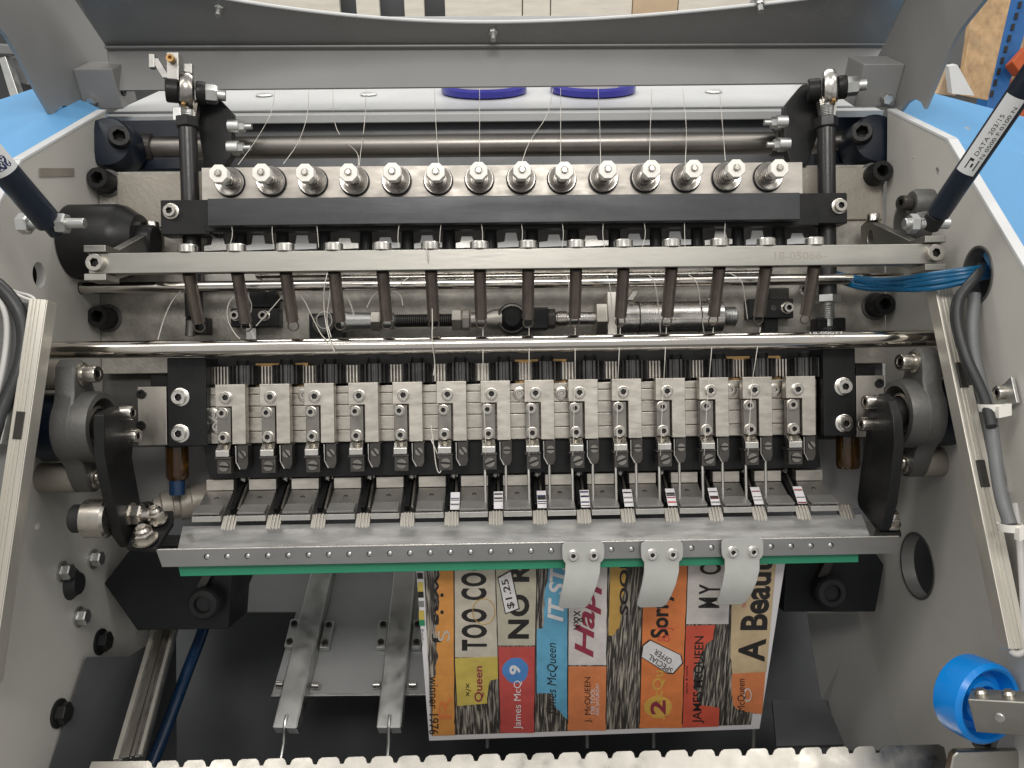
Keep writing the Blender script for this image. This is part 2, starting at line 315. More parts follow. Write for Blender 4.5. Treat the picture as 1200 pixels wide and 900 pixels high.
# ================================================================== the open hood
XH, XK = -.4545, .4175
hood = thing('machine_hood', 'open grey sheet metal hood with a curved cut-out above the machine', 'hood')
def HP(px, py): return W(px, py, .86+(py-55)*.0011)
curve = [(180, -22), (225, -9), (270, 0), (330, 9.5), (400, 18), (480, 24.5), (560, 27), (640, 25.5), (720, 21.5), (800, 15), (870, 8), (940, 0), (985, -8), (1030, -22)]
mb = MB(); mb.prism([HP(125, 56), HP(1036, 53), HP(1090, -70), HP(1045, -70)]+[HP(*c) for c in reversed(curve)]+[HP(165, -70), HP(52, -70)], EY*.003); mb.build('inner_panel', 'hood_gloss', hood)
mb = MB(); mb.tube([HP(*c)-EY*.0015 for c in curve], .0019, 8, 2); mb.build('edge_trim', 'label_white', hood)
a, c_, d, e = W(125, 57, .862), W(1036, 53, .862), W(1012, 97, .852), W(132, 106, .852)
mb = MB(); mb.prism([a, c_, d, e], EY*.004); mb.build('lower_flange', 'hood_grey', hood, .0008)
mb = MB(); mb.obox(W(124, 56.5, .859), W(1037, 53, .859), EZ*.0012, EY*.004); mb.build('folded_edge', 'hood_grey', hood, .0006)
def arc(p, q, r, n=6): return []
lf = [(125, 55), (88, 0), (40, -70), (-60, -70), (-40, 5), (-6, 28), (8, 42), (22, 66), (40, 100), (62, 138), (66, 130), (71, 125), (77, 124), (83, 128), (90, 139), (137, 127), (131, 101)]
mb = MB(); mb.prism([WX(x, y, XH) for x, y in lf], (-.004, 0, 0)); fl_l = mb.build('side_flange', 'hood_grey', hood, .0006)
rf = [(1036, 52), (1061, 0), (1095, -70), (1290, -70), (1195, -40), (1153, 0), (1127, 32), (1118, 46), (1105, 75), (1083, 128), (1079, 120), (1074, 117), (1068, 117), (1062, 121), (1055, 131), (1013, 120), (1012, 98)]
mb = MB(); mb.prism([WX(x, y, XK) for x, y in rf], (.004, 0, 0)); fl_r = mb.build('side_flange', 'hood_grey', hood, .0006)
# stop blocks on the hood's flanges
for px, py, sgn, X in ((110, 100, 1, XH), (1036, 95, -1, XK)):
    c0 = WX(px-8*sgn, py, X); ax = V((0, -.55, .83)).normalized(); bx = V((0, .83, .55)); mb = MB()
    mb.obox(c0, c0+EX*sgn*.042, ax*.021, bx*.021); bl = mb.build('stop_block', 'hood_grey', hood, .0012)
    mb = MB(); mb.hexsock(c0+EX*sgn*.041-bx*.009-ax*.004, V((sgn, 0, 0)), .0055, .003); mb.build('screw', 'black_oxide', bl)
    mb = MB(); p = c0-EX*sgn*.0+EX*sgn*.012-bx*.021-ax*.012; mb.hexnut(p, -bx, .0055, .008); mb.build('bolt', 'zinc', bl)
for px, py in ((260, 15), (578, 43), (887, 10)):
    p = HP(px, py); mb = MB(); ax = V((0, -.35, -.94)).normalized(); mb.lathe(p-EY*.001-ax*.012-EY*.008, ax, [(.0045, 0), (.0045, .003), (.003, .004), (.003, .022)], 14); mb.hexnut(p-EY*.009-ax*.006, ax, .0052, .007); mb.obox(p-ax*.010-EY*.004, p-ax*.008-EY*.004, EX*.006, EY*.006); mb.build('hood_stud', 'zinc', hood)
# ================================================================== thread tray behind the hood with spools
tray = thing('thread_tray', 'white sheet metal thread tray behind the tension bar', 'tray')
tz = W(577, 134, .885)
def TP(px, Y, lift=0): p = V((W(px, 134, .885).x, Y, 0)); p.z = W(px, 134, .885).z*0+tz.z+(Y-.885)*math.tan(PITCH)+lift; return p
mb = MB(); xl, xr = W(117, 134, .885).x, W(1036, 134, .885).x
def T2(x, Y): return V((x, Y, tz.z+(Y-.885)*math.tan(PITCH)))
mb.prism([T2(xl, .885), T2(xr, .885), T2(xr, 1.14), T2(xl, 1.14)], UP*-.002); mb.build('tray_sheet', 'tray_white', tray, .0005)
mb = MB(); mb.obox(T2(xl, .886)-UP*.004, T2(xr, .886)-UP*.004, UP*.0045, V((0, .0015, 0))); mb.build('front_lip', 'tray_white', tray, .0008)
mb = MB(); mb.obox(T2(xl, .905)+UP*.001, T2(xr, .905)+UP*.001, UP*.001, V((0, .0012, 0))); mb.build('crease', 'tray_white', tray, .0005)
mb = MB(); mb.prism([T2(xl, 1.14), T2(xr, 1.14), T2(xr, 1.14)+UP*.08, T2(xl, 1.14)+UP*.08], V((0, .003, 0))); mb.build('rear_upstand', 'tray_white', tray, .0005)
mb = MB(); mb.pbox(150, 137, 1010, 205, .905, .004); mb.build('under_panel', 'dark_sheet', tray)
for px, lb in ((567, 'blue rimmed thread spool on the white tray above a straight thread pair'), (697, 'blue rimmed thread spool on the white tray beside the slanting thread')):
    p = T2(W(px, 102, .99).x, 1.012); t = thing('thread_spool', 'blue rimmed thread spool standing on the white tray', 'spool', 'thread spools on the tray')
    mb = MB(); mb.lathe(p, UP, [(.052, .0005), (.056, .002), (.056, .009), (.053, .012), (.048, .011), (.047, .006), (.01, .006)], 48); mb.build('rim', 'spool_blue', t)
    mb = MB(); mb.lathe(p, UP, [(.034, .007), (.033, .015), (.030, .022), (.012, .024), (.011, .018)], 32); mb.build('thread_winding', 'thread_white', t)
for px in (310, 432, 836):
    p = T2(W(px, 105, 1.0).x, 1.0); mb = MB(); mb.lathe(p, UP, [(.010, .0003), (.011, .002), (.009, .003), (.005, .003)], 24); tag(mb.build('thread_eyelet', 'zinc'), 'flat metal thread eyelet set in the white tray', 'eyelet', 'thread eyelets in the tray')
# ================================================================== upper rocker shaft with its bearing brackets
sh = thing('rocker_shaft', 'thick dark steel shaft with navy bearing brackets under the tray', 'shaft')
mb = MB(); a, c_ = W(165, 176, .84), W(1000, 164, .84); c_.z = a.z = (a.z+c_.z)/2; mb.cyl(a, c_, .0125, 32, .001); mb.build('shaft', 'bronze_shaft', sh)
for x0, x1 in ((162, 182), (905, 922)):
    mb = MB(); p, q = V((W(x0, 172, .84).x, .84, a.z)), V((W(x1, 172, .84).x, .84, a.z)); mb.cyl(p, q, .0155, 32, .001); mb.build('collar', 'gunmetal', sh)
for s, xa, xb, cx in ((1, 101, 213, 127), (-1, 970, 1047, 1026)):
    mb = MB(); X0, X1 = W(xa, 168, .82).x, W(xb, 168, .82).x
    if s > 0: mb.pbox(132, 140, 213, 200, .835, .04)
    else: mb.pbox(970, 136, 1018, 192, .835, .04)
    mb.build('bracket', 'navy_paint', sh, .003)
    p = W(cx, 167 if s > 0 else 163, .80); mb = MB(); mb.lathe(p+EY*.03, -EY, [(.026, 0), (.026, .03), (.024, .034), (.016, .036)], 36); mb.build('boss', 'navy_paint', sh)
    px = 138 if s > 0 else 1012
    p = W(px, 163 if s > 0 else 158, .795); mb = MB(); mb.hexsock(p+EY*.004, V((.45*s, -1, -.05)), .0105, .020, .55); mb.build('cap_screw', 'black_oxide', sh)
# rocker plates
for s, pts, lab in ((1, [(233, 104), (246, 104), (272, 131), (271, 182), (262, 196), (240, 200), (232, 150)], 'black triangular rocker plate beside the left link rod'),
                    (-1, [(958, 97), (940, 99), (920, 123), (919, 160), (926, 192), (946, 194), (965, 140)], 'black triangular rocker plate beside the right link rod')):
    t = thing('rocker_plate', lab, 'rocker')
    mb = MB(); mb.prism([W(x, y, .795) for x, y in pts], EY*.012); mb.build('plate', 'black_oxide', t, .001)
    for px, py in (((273, 147), (272, 172)) if s > 0 else ((917, 142), (920, 168))):
        p = W(px, py, .795)+EY*.004; mb = MB(); mb.cyl(p-EX*s*.006, p+EX*s*.006, .0075, 20, .0006); mb.hexnut(p+EX*s*.005, EX*s, .006, .006); mb.cyl(p, p+EX*s*.018, .003, 12); mb.build('clamp_bolt', 'zinc', t)
# link rods with rod ends
for s in (1, -1):
    t = thing('link_rod', 'black link rod with a ball joint head '+('and a small metal clip on top' if s > 0 else 'next to the blue air tubes'), 'link rod')
    if s > 0: top, bot, eye = W(220, 150, .775), W(228, 372, .775), W(220, 108, .775)
    else: top, bot, eye = W(968, 150, .775), W(970, 346, .775), W(971, 104, .775)
    d = (bot-top).normalized()
    mb = MB(); mb.cyl(top, bot, .0088, 24, .0006); rod = mb.build('rod', 'black_rod', t)
    mb = MB(); mb.hexnut(top-d*.010, d, .0118, .011); mb.build('lock_nut', 'black_oxide', t, .0004)
    mb = MB(); mb.cyl(top, eye+d*.012, .0058, 16)
    for k in range(7): mb.torus(top-d*(.012+.0016*k), d, .0058, .0007, 16, 5)
    mb.build('threaded_stud', 'zinc', t)
    mb = MB(); e2 = V((1, -.55*s*0, 0)); ax = V((1, .3*s, 0)).normalized()
    mb.lathe(eye-ax*.0055, ax, [(.011, -.001), (.018, 0), (.0195, .003), (.0195, .008), (.018, .011), (.011, .012)], 32)
    mb.prism([eye+d*.008+d.cross(EY)*.010, eye+d*.008-d.cross(EY)*.010, eye+d*.030-d.cross(EY)*.006, eye+d*.030+d.cross(EY)*.006], EY*.009); mb.v = [tuple(V(p)) for p in mb.v]; mb.build('eye', 'disc_steel' if s > 0 else 'bright_steel', t)
    mb = MB(); mb.lathe(eye-ax*.020, ax, [(.0105, 0), (.0115, .001), (.0115, .011), (.0105, .012)], 24); mb.lathe(eye+ax*.008, ax, [(.0105, 0), (.0115, .001), (.0115, .007), (.0105, .009)], 24); mb.build('spacer', 'black_oxide', t)
    mb = MB(); mb.hexnut(eye+ax*.017, ax, .0095, .011, .2); mb.cyl(eye+ax*.02, eye+ax*.036, .0055, 16, .0008); mb.build('nut', 'zinc', t)
    mb = MB(); mb.lathe(eye+d*.016-EY*.010, -EY, [(.0022, -.002), (.0022, .003), (.0012, .004)], 12); mb.build('grease_nipple', 'brass', t)
    if s > 0:
        mb = MB(); p = W(205, 78, .775); mb.obox(p-EZ*.018, p+EZ*.012, EX*.006, EY*.006); mb.obox(p-EX*.02+EZ*.008, p-EX*.008-EZ*.012, EX*.004, EY*.002); mb.obox(p+EX*.014-EZ*.012, p+EX*.014+EZ*.002, EX*.004, EY*.003); mb.obox(p-EX*.022+EZ*.012, p-EX*.022-EZ*.002, EX*.003, EY*.003); mb.build('clip', 'tongue_steel', t, .0008)
        mb = MB(); mb.lathe(p-EY*.008+EZ*.004, -EY, [(.004, 0), (.004, .004), (.002, .004), (.002, .001)], 16); mb.build('clip_screw', 'brass', t)
        mb = MB(); mb.pbox(202, 125, 212, 141, .77, .008); mb.build('side_bracket', 'zinc', t, .001)
        mb = MB(); mb.pbox(217, 372, 243, 392, .77, .015); mb.build('lower_fork', 'black_oxide', t, .001); mb = MB(); mb.cyl(W(224, 376, .765), W(223, 394, .765), .005, 14); mb.build('fork_pin', 'bronze_shaft', t)
    else:
        mb = MB(); mb.hexnut(bot, d, .0125, .008, .3); mb.cyl(bot, bot+d*.034, .0058, 16)
        for k in range(8): mb.torus(bot+d*(.011+.0018*k), d, .0058, .0008, 16, 5)
        mb.build('threaded_end', 'zinc', t)
        mb = MB(); mb.pbox(958, 372, 992, 396, .77, .02); mb.lathe(bot+d*.032, d, [(.012, 0), (.013, .004), (.010, .016)], 20); mb.build('lower_fork', 'black_oxide', t, .002)
# ================================================================== thread tension bar
tb = thing('tension_bar', 'beige ground steel bar carrying the row of thread tensioners', 'machine bar')
YT = .765
mb = MB(); mb.pbox(236, 193, 941, 232, YT, .012); mb.build('bar', 'bar_ground', tb, .0008)
db = thing('cover_bar', 'long black flat bar below the row of white tension knobs', 'machine bar')
mb = MB(); mb.pbox(243, 229, 938, 261, .742, .010); mb.build('bar', 'black_bar', db, .0008)
mb = MB(); mb.pbox(240, 260, 960, 268, .755, .010); mb.build('lower_rail', 'black_oxide', db, .0008)
for x0, x1, y0, y1, sx, sy in ((188, 246, 234, 275, 201, 248), (934, 993, 226, 262, 983, 242)):
    mb = MB(); mb.pbox(x0, y0, x1, y1, .756, .02); eb = mb.build('end_block', 'black_oxide', db, .001)
    mb = MB(); p = W(sx, sy, .756); mb.lathe(p, -EY, [(.0078, 0), (.0078, .002), (.007, .0022)], 24); mb.hexsock(p-EY*.0015, -EY, .0062, .005, .5); mb.build('screw', 'screw_steel', eb)
x0, x1 = W(270, 211, YT).x, W(899, 211, YT).x; zt = W(585, 211, YT).z
ten = thing('thread_tensioner', 'white octagonal tension knob on a coil spring and steel disc', 'tensioner', 'thread tensioners along the steel bar')
P = V((x0, YT, zt))
mb = MB(); mb.lathe(P, -EY, [(.0135, 0), (.0135, .0012), (.0105, .0026), (.0105, .0032), (.0138, .0050), (.0138, .0058), (.0126, .0058), (.0090, .0042), (.0075, .0042), (.0070, .0056), (.003, .0056)], 36); mb.build('disc', 'disc_steel', ten)
mb = MB(); mb.lathe(P, -EY, [(.0150, -.0002), (.0150, .0010), (.006, .0012)], 36); mb.build('seat_ring', 'black_oxide', ten)
mb = MB(); hel = [P-EY*(.006+.017*i/90)+EX*(.0050-.0012*i/90)*math.cos(i*2*math.pi/18)+EZ*(.0050-.0012*i/90)*math.sin(i*2*math.pi/18) for i in range(91)]; mb.tube(hel, .00075, 6); mb.build('coil_spring', 'disc_steel', ten)
mb = MB(); mb.cyl(P, P-EY*.036, .0026, 14, .0004); mb.build('post', 'screw_steel', ten)
mb = MB(); mb.lathe(P-EY*.021, -EY, [(.0062, 0), (.0068, .002), (.0092, .0042), (.0094, .0112), (.0088, .0124), (.0040, .0127), (.0038, .0105)], 8, .39); mb.build('knob', 'knob_white', ten)
for k in range(1, 14):
    dup(ten, ((x1-x0)*k/13+random.uniform(-.0006, .0006), random.uniform(-.002, .001), random.uniform(-.0003, .0003)))
# row of posts and clips seen in the gap under the cover bar
pst = W(286, 276, .79).x; pstep = (W(908, 270, .79).x-pst)/13; zp0, zp1 = W(600, 258, .79).z, W(600, 300, .79).z
mb = MB(); mb.pbox(243, 262, 960, 302, .797, .003); tag(mb.build('gap_panel', 'cast_grey'), 'dark grey panel behind the row of posts and foil clips', 'machine panel')
for k in range(14):
    p = V((pst+pstep*k, .78, 0)); mb = MB(); mb.cyl(p+EZ*zp0, p+EZ*zp1, .0062, 16)
    tag(mb.build('guide_post', 'black_oxide'), 'short black guide post in the gap under the cover bar', 'post', 'guide posts under the cover bar')
for k in range(15):
    x = pst+pstep*(k-.5); z = W(600, 283, .775).z
    mb = MB(); jj = random.uniform(-.003, .003); h = random.uniform(.004, .008)
    pts = [(-.014, 0), (.014, .001), (.014, .006), (.006+jj, .0065), (.0045+jj, .007+h), (-.006+jj, .007+h), (-.0075+jj, .006), (-.014, .005)]
    mb.prism([V((x+a, .775+random.uniform(-.002, .002)*0, z-.006+c_)) for a, c_ in pts], V((0, .0012, .0)))
    tag(mb.build('foil_clip', 'label_white' if k % 3 else 'bright_steel'), 'bright cross shaped metal clip in the gap under the cover bar', 'clip', 'bright clips under the cover bar')
# ================================================================== spring bar with swing arms
YS = .662
sb = thing('spring_bar', 'light steel cross bar from which the row of dark springs hangs', 'machine bar')
zs = W(604, 303, YS).z; X0, X1 = W(101, 312, YS).x, W(1106, 298, YS).x
mb = MB(); mb.box((X0+.002, YS, zs-.0088), (X1-.002, YS+.012, zs+.0088)); mb.build('bar', 'bar_steel', sb, .0007)
for s, X in ((1, X0), (-1, X1)):
    mb = MB(); mb.box((X, YS-.004, zs-.0150), (X+s*.0185, YS+.020, zs-.0092)); mb.box((X, YS+.0125, zs-.0092), (X+s*.0185, YS+.020, zs+.0092)); mb.box((X, YS-.004, zs+.0092), (X+s*.0185, YS+.020, zs+.0150)); mb.build('end_block', 'bar_steel', sb, .0006)
    mb = MB(); p = V((X+s*.0095, YS, zs)); mb.hexsock(p, -EY, .0075, .006, .5); mb.build('screw', 'screw_steel', sb)
    mb = MB(); prof = [(YS+.021, -.011), (YS+.021, .0145), (YS+.105, .052), (YS+.118, .048), (YS+.118, .018), (YS+.10, .012)]
    mb.prism([V((X+s*.0075, y, zs+z)) for y, z in prof], EX*s*.009, [[V((X+s*.0075, YS+.098+.006*math.cos(q*.524), zs+.032+.008*math.sin(q*.524))) for q in range(12)]]); ar = mb.build('swing_arm', 'bar_steel', sb, .0008)
    mb = MB(); p = V((X+s*.012, YS+.10, zs+.0495)); mb.hexsock(p, EZ, .0065, .007); mb.build('screw', 'screw_steel', ar)
# stamped part number
nb = MB(); a, c_ = W(908, 302, YS), W(968, 301, YS)
text_on(nb, '18-05066-', lambda u, v: V((a.x+(c_.x-a.x)*u, YS-.0002, zs-.0035+.0065*v))); nb.build('stamped_number', 'cast_light', sb, smooth=False)
spx = [217, 276, 335, 392, 449, 507, 563, 619, 676, 732, 789, 845, 901, 958]
s0, s1 = W(217, 305, YS).x, W(958, 303, YS).x
spr = thing('tension_spring', 'dark coil spring hanging from the light steel bar with a collar head', 'spring', 'coil springs hanging from the steel bar')
P = V((s0, YS+.006, zs+.0088))
mb = MB(); mb.lathe(P, EZ, [(.0078, 0), (.0082, .0006), (.0082, .0062), (.0076, .007), (.0045, .007), (.004, .004)], 28); mb.build('collar', 'bright_steel', spr)
ax = V((0, .023, -.0465)); A = P+V((0, .0015, -.0176)); B = A+ax*.86
mb = MB(); n_ = 44; R = .0052; axn = ax.normalized(); u = EX; w_ = axn.cross(u)
L_ = (B-A).length; prof = []
for i in range(n_*4+1): prof.append((R+.00030*math.cos(2*math.pi*i/4), L_*i/(n_*4)))
mb.lathe(A, axn, prof, 20); mb.build('coil', 'spring_wire', spr)
mb = MB(); mb.torus(B+axn*.0048, V((0.2, -1, -.3)), .0045, .0007, 22, 6); mb.build('hook', 'spring_wire', spr)
for k in range(1, 14):
    c_s = dup(spr, ((s1-s0)*k/13+random.uniform(-.0006, .0006), 0, 0))
    if 6 <= k <= 12: c_s['label'] = 'dark coil spring with a taut thread drawn down from its hook'; c_s['group'] = 'coil springs holding a taut thread'
# ================================================================== shafts across the machine
def shaft(name, label, xa, xb, y, Y, r, m, n=32):
    t = thing(name, label, 'shaft'); z = W((xa+xb)/2, y, Y).z; a, c_ = V((W(xa, y, Y).x, Y, z)), V((W(xb, y, Y).x, Y, z)); mb = MB(); mb.cyl(a, c_, r, n, .0008); mb.build('rod', m, t); return t, a, c_
t, a, c_ = shaft('guide_shaft', 'thick polished steel shaft running wall to wall above the gears', 40, 1110, 403.5, .69, .0076, 'chrome', 48)
mb = MB(); pa = W(952, 391, .68); z0 = a.z
nb = MB()
def on_shaft(u, v, z0=z0): q = math.radians(38+26*v); return V((pa.x+.030*u, .69-.0078*math.cos(q), z0+.0078*math.sin(q)))
text_on(nb, '18-00077', on_shaft); nb.build('stamped_number', 'label_white', t, smooth=False)
t, a, c_ = shaft('push_rod', 'slim polished rod with a threaded end behind the springs', 66, 1075, 332, .765, .0056, 'chrome')
mb = MB(); mb.cyl(a-EX*.001, a+EX*.025, .0062, 20, .0006)
for k in range(12): mb.torus(a+EX*(.002+.0018*k), EX, .0062, .0006, 20, 5)
mb.build('threaded_end', 'gunmetal', t)
t, a, c_ = shaft('tie_rod', 'bright rod just under the spring bar, behind the springs', 300, 905, 318, .78, .0040, 'chrome')
t, a, c_ = shaft('thin_wire_rod', 'thin bright rod between the two polished rods behind the springs', 385, 905, 322.5, .775, .0012, 'bright_steel', 12)
# dark strip between rods
mb = MB(); mb.pbox(395, 320, 905, 330, .79, .006); tag(mb.build('dark_rail', 'black_oxide', None, .0006), 'narrow black rail between the polished rods', 'rail')
mb = MB(); mb.pbox(237, 321, 305, 333, .782, .008); tag(mb.build('steel_strip', 'bar_steel', None, .0006), 'short grey steel strip behind the springs beside the black rail', 'strip')
# ================================================================== air cylinder with linkage
YC = .775
ac = thing('air_cylinder', 'stainless air cylinder with a black ball joint and threaded linkage on the back plate', 'air cylinder')
zc = W(700, 373, YC).z
def cx(px): return V((W(px, 373, YC).x, YC, zc))
s_ = YC/F
def cyl(name, xa, xb, r, m, prof=None, n=32, ch=.0006):
    mb = MB(); mb.cyl(cx(xa), cx(xb), r*s_, n, ch); return mb.build(name, m, ac)
body = cyl('body', 722, 845, 19, 'bright_steel')
for px in (747, 818):
    mb = MB(); mb.torus(cx(px), EX, 19*s_, .0007, 32, 6); mb.build('groove_ring', 'gunmetal', body)
cyl('threaded_neck', 845, 862, 11, 'zinc')
mb = MB(); [mb.torus(cx(846.5+2*k), EX, 11*s_, .0008, 28, 5) for k in range(8)]; mb.build('thread', 'zinc', ac)
mb = MB(); mb.pbox(712, 342, 723, 393, YC-.012, .03); mb.build('mounting_plate', 'led_profile', ac, .0008)
mb = MB(); mb.hexnut(cx(697), EX, 22*s_, 14*s_, .52); mb.build('lock_nut', 'plate_steel', ac, .0008)
cyl('piston_rod', 650, 700, 7.5, 'bright_steel'); cyl('rod_collar', 652, 664, 9, 'screw_steel')
mb = MB(); mb.hexnut(cx(641), EX, 12*s_, 10*s_); mb.build('hex_nut', 'gunmetal', ac, .0005)
mb = MB(); mb.pbox(612, 360, 643, 386, YC-.012, .024); mb.build('ball_housing', 'black_oxide', ac, .002)
mb = MB(); mb.lathe(cx(600)+EY*.010, -EY, [(.0150, 0), (.0158, .002), (.0158, .018), (.0145, .020), (.0125, .0205), (.0115, .017), (.004, .016)], 36); mb.build('rod_end_eye', 'gunmetal', ac)
mb = MB(); mb.lathe(cx(600)-EY*.006, -EY, [(.0115, 0), (.0113, .004), (.0075, .0075), (.002, .008)], 28); mb.build('ball', 'black_oxide', ac)
mb = MB(); a = cx(582); mb.lathe(cx(552), EX, [(9*s_, 0), (9*s_, 18*s_), (12*s_, 26*s_), (13*s_, 36*s_)], 24); mb.build('rod_end_neck', 'plate_steel', ac)
mb = MB(); mb.hexnut(cx(530), EX, 13.5*s_, 12*s_, .3); mb.hexnut(cx(542), EX, 13*s_, 9*s_, .1); mb.build('lock_nut', 'plate_steel', ac, .0006)
cyl('threaded_link', 463, 532, 7.2, 'gunmetal')
mb = MB(); [mb.torus(cx(466+2.4*k), EX, 7.2*s_, .0006, 20, 5) for k in range(28)]; mb.build('thread', 'black_oxide', ac)
mb = MB(); mb.hexnut(cx(436), EX, 13*s_, 11*s_, .4); mb.build('lock_nut', 'plate_steel', ac, .0006)
mb = MB(); mb.lathe(cx(449), EX, [(9*s_, 0), (10*s_, 4*s_), (10*s_, 12*s_), (8*s_, 14*s_)], 24); mb.lathe(cx(402), EX, [(13*s_, 0), (11*s_, 8*s_), (10*s_, 35*s_)], 24); mb.build('rod_end', 'zinc', ac)
for px, w2 in ((738, 5), (832, 5)):
    mb = MB(); mb.obox(W(px, 352, YC), W(px+7, 340, YC), EX*.003, EY*.004); mb.build('mount_lug', 'bar_steel', ac, .0005)
# clamp blocks on the back plate
def clamp(label, x0, y0, x1, y1, scr, Y=.785, mtl='black_oxide'):
    t = thing('clamp_block', label, 'clamp'); mb = MB(); mb.pbox(x0, y0, x1, y1, Y, .015); bl = mb.build('block', mtl, t, .0012)
    for sx, sy, r in scr:
        p = W(sx, sy, Y); mb = MB(); mb.lathe(p, -EY, [(r*s_*1.25, 0), (r*s_*1.25, .0015), (r*s_*1.1, .002)], 24); mb.hexsock(p-EY*.0012, -EY, r*s_, .006); mb.build('screw', 'screw_steel', t)
    return t
t = clamp('black clamp block with two screws behind the springs near the left link rod', 270, 361, 327, 383, ((277, 370, 5.5), (310, 370, 5.5)))
mb = MB(); mb.pbox(292, 340, 325, 360, .79, .01); mb.build('upper_piece', 'black_oxide', t, .001); mb = MB(); mb.pbox(288, 384, 300, 398, .79, .01); mb.build('foot', 'zinc', t, .0005); mb = MB(); mb.hexsock(W(330, 347, .79), V((.6, -1, 0)), .006, .012); mb.build('upper_screw', 'screw_steel', t)
t = clamp('black square clamp with a round bush at the left end of the air cylinder', 362, 367, 402, 398, (), .78)
mb = MB(); p = W(380, 380, .78); mb.lathe(p, -EY, [(.0105, 0), (.0105, .006), (.0085, .007), (.0075, .004), (.003, .003)], 28); mb.build('bush', 'cast_grey', t)
t = clamp('black clamp block with one screw right of the air cylinder', 877, 350, 930, 373, ((922, 361, 6),))
mb = MB(); mb.pbox(896, 373, 912, 398, .79, .01); mb.build('foot', 'black_oxide', t, .001); mb = MB(); mb.pbox(902, 337, 925, 352, .79, .012); mb.build('upper_piece', 'gunmetal', t, .001); mb = MB(); mb.hexsock(W(944, 340, .79), V((-.4, -1, 0)), .007, .010); mb.build('upper_screw', 'screw_steel', t)
mb = MB(); mb.lathe(W(906, 361, .785), -EY, [(.003, 0), (.003, .001), (.002, .001), (.002, -.002)], 14); mb.build('oil_hole', 'gunmetal', t)
# black roller drum on the left wall and pivot on the right wall
dr = thing('motor_drum', 'large black cylindrical housing on the left wall behind the gas strut end', 'motor')
a = W(48, 284, .70); c_ = W(140, 279, .74); mb = MB(); z = (a.z+c_.z)/2; a = V((XL+.001, .755, W(90, 284, .755).z)); c_ = a+EX*.062; mb.lathe(a, EX, [(.036, 0), (.036, .045), (.034, .052), (.026, .064), (.015, .065)], 40); mb.build('drum', 'black_oxide', dr)
mb = MB(); mb.lathe(a+EX*.064, EX, [(.016, 0), (.016, .012), (.014, .014)], 24); mb.build('hub', 'black_oxide', dr)
pv = thing('pivot_bearing', 'small cast pivot bearing on the right wall at the gas strut foot', 'bearing')
p = WX(1080, 258, XR); mb = MB(); mb.lathe(p, -EX, [(.024, 0), (.024, .012), (.022, .016), (.016, .018), (.014, .010), (.004, .010)], 32); mb.build('ring', 'cast_grey', pv)
p = WX(1090, 238, XR); mb = MB(); mb.lathe(p, -EX, [(.013, 0), (.013, .014), (.011, .018)], 24); mb.build('boss', 'cast_grey', pv); mb = MB(); mb.hexsock(p-EX*.016, V((-1, -.2, 0)), .007, .014); mb.build('screw', 'gunmetal', pv)
# ================================================================== sewing beam: cheeks, end plates, backing strips
YB = .70
beam = thing('sewing_beam', 'black beam with steel backing strips that carries the row of sewing units', 'machine beam')
mb = MB(); mb.pbox(240, 412, 966, 520, .735, .03); mb.build('core', 'black_oxide', beam, .001)
for (x0, y0, x1, y1), scr in (((196, 419, 242, 523), ((211.5, 465.5), (211.5, 508))), ((965, 408, 1003, 511), ((988, 453), (989, 496)))):
    mb = MB(); mb.pbox(x0, y0, x1, y1, .705, .05); ck = mb.build('cheek', 'black_oxide', beam, .001)
    for sx, sy in scr:
        p = W(sx, sy, .705); mb = MB(); mb.lathe(p+EY*.001, -EY, [(.0085, 0), (.0085, .0022), (.0078, .0026)], 28); mb.hexsock(p-EY*.001, -EY, .0066, .005, .5); mb.build('cap_screw', 'bright_steel', ck)
for (x0, y0, x1, y1), scr in (((161, 453, 195.5, 522), ((166, 462), (166, 498.5))), ((1003.5, 440, 1037, 512), ((1030, 449),))):
    mb = MB(); mb.pbox(x0, y0, x1, y1, .708, .02); ep = mb.build('end_plate', 'plate_steel', beam, .0008)
    for sx, sy in scr:
        mb = MB(); mb.hexsock(W(sx, sy, .708)+EY*.001, -EY, .0042, .003, .55); mb.build('small_screw', 'black_oxide', ep)
mb = MB(); mb.pbox(176, 440, 197, 453, .72, .01); mb.build('spacer', 'black_oxide', beam, .001)
mb = MB(); mb.pbox(1003, 430, 1026, 440, .72, .01); mb.build('spacer', 'black_oxide', beam, .001)
for y0, y1, dy in ((449, 457.5, 0), (458, 471, -.0012), (471.5, 484.5, 0), (485, 500.5, -.0008), (501, 514.5, 0)):
    mb = MB(); mb.pbox(244, y0, 957, y1+.25, .716+dy, .018); mb.build('backing_strip', 'ground_steel', beam, .0008)
for px, py in ((609, 461), (658, 461), (855, 457), (907, 457), (249, 486), (357, 463), (255, 500)):
    p = W(px, py, .7145); mb = MB(); mb.lathe(p, -EY, [(.0062, 0), (.0062, .0016), (.005, .002)], 24); mb.hexsock(p-EY*.0012, -EY, .0042, .0022, .55); mb.build('backing_screw', 'screw_steel', beam)
mb = MB(); a = [W(x, y, .722) for x, y in ((238, 521), (958, 508), (962, 548), (246, 561))]; mb.prism(a, EY*.008); mb.build('lower_apron', 'black_oxide', beam, .0008)
mb = MB(); a = [W(x, y, .757) for x, y in ((250, 556), (958, 543), (962, 572), (252, 584))]; mb.prism(a, EY*.008); mb.build('rear_apron', 'black_bar', beam, .0008)
for px in (617, 656, 313, 353, 865, 907): 
    for y0, y1 in ((421.5, 426), (446.5, 451)):
        o_ = -.4*(px-600)/50; mb = MB(); mb.pbox(px-(14 if px in (617, 865, 313) else 8), y0-.015*(px-600), px+(14 if px in (617, 865, 313) else 8), y1-.015*(px-600), .7225, .012); mb.build('brass_shim', 'brass', beam, .0005)
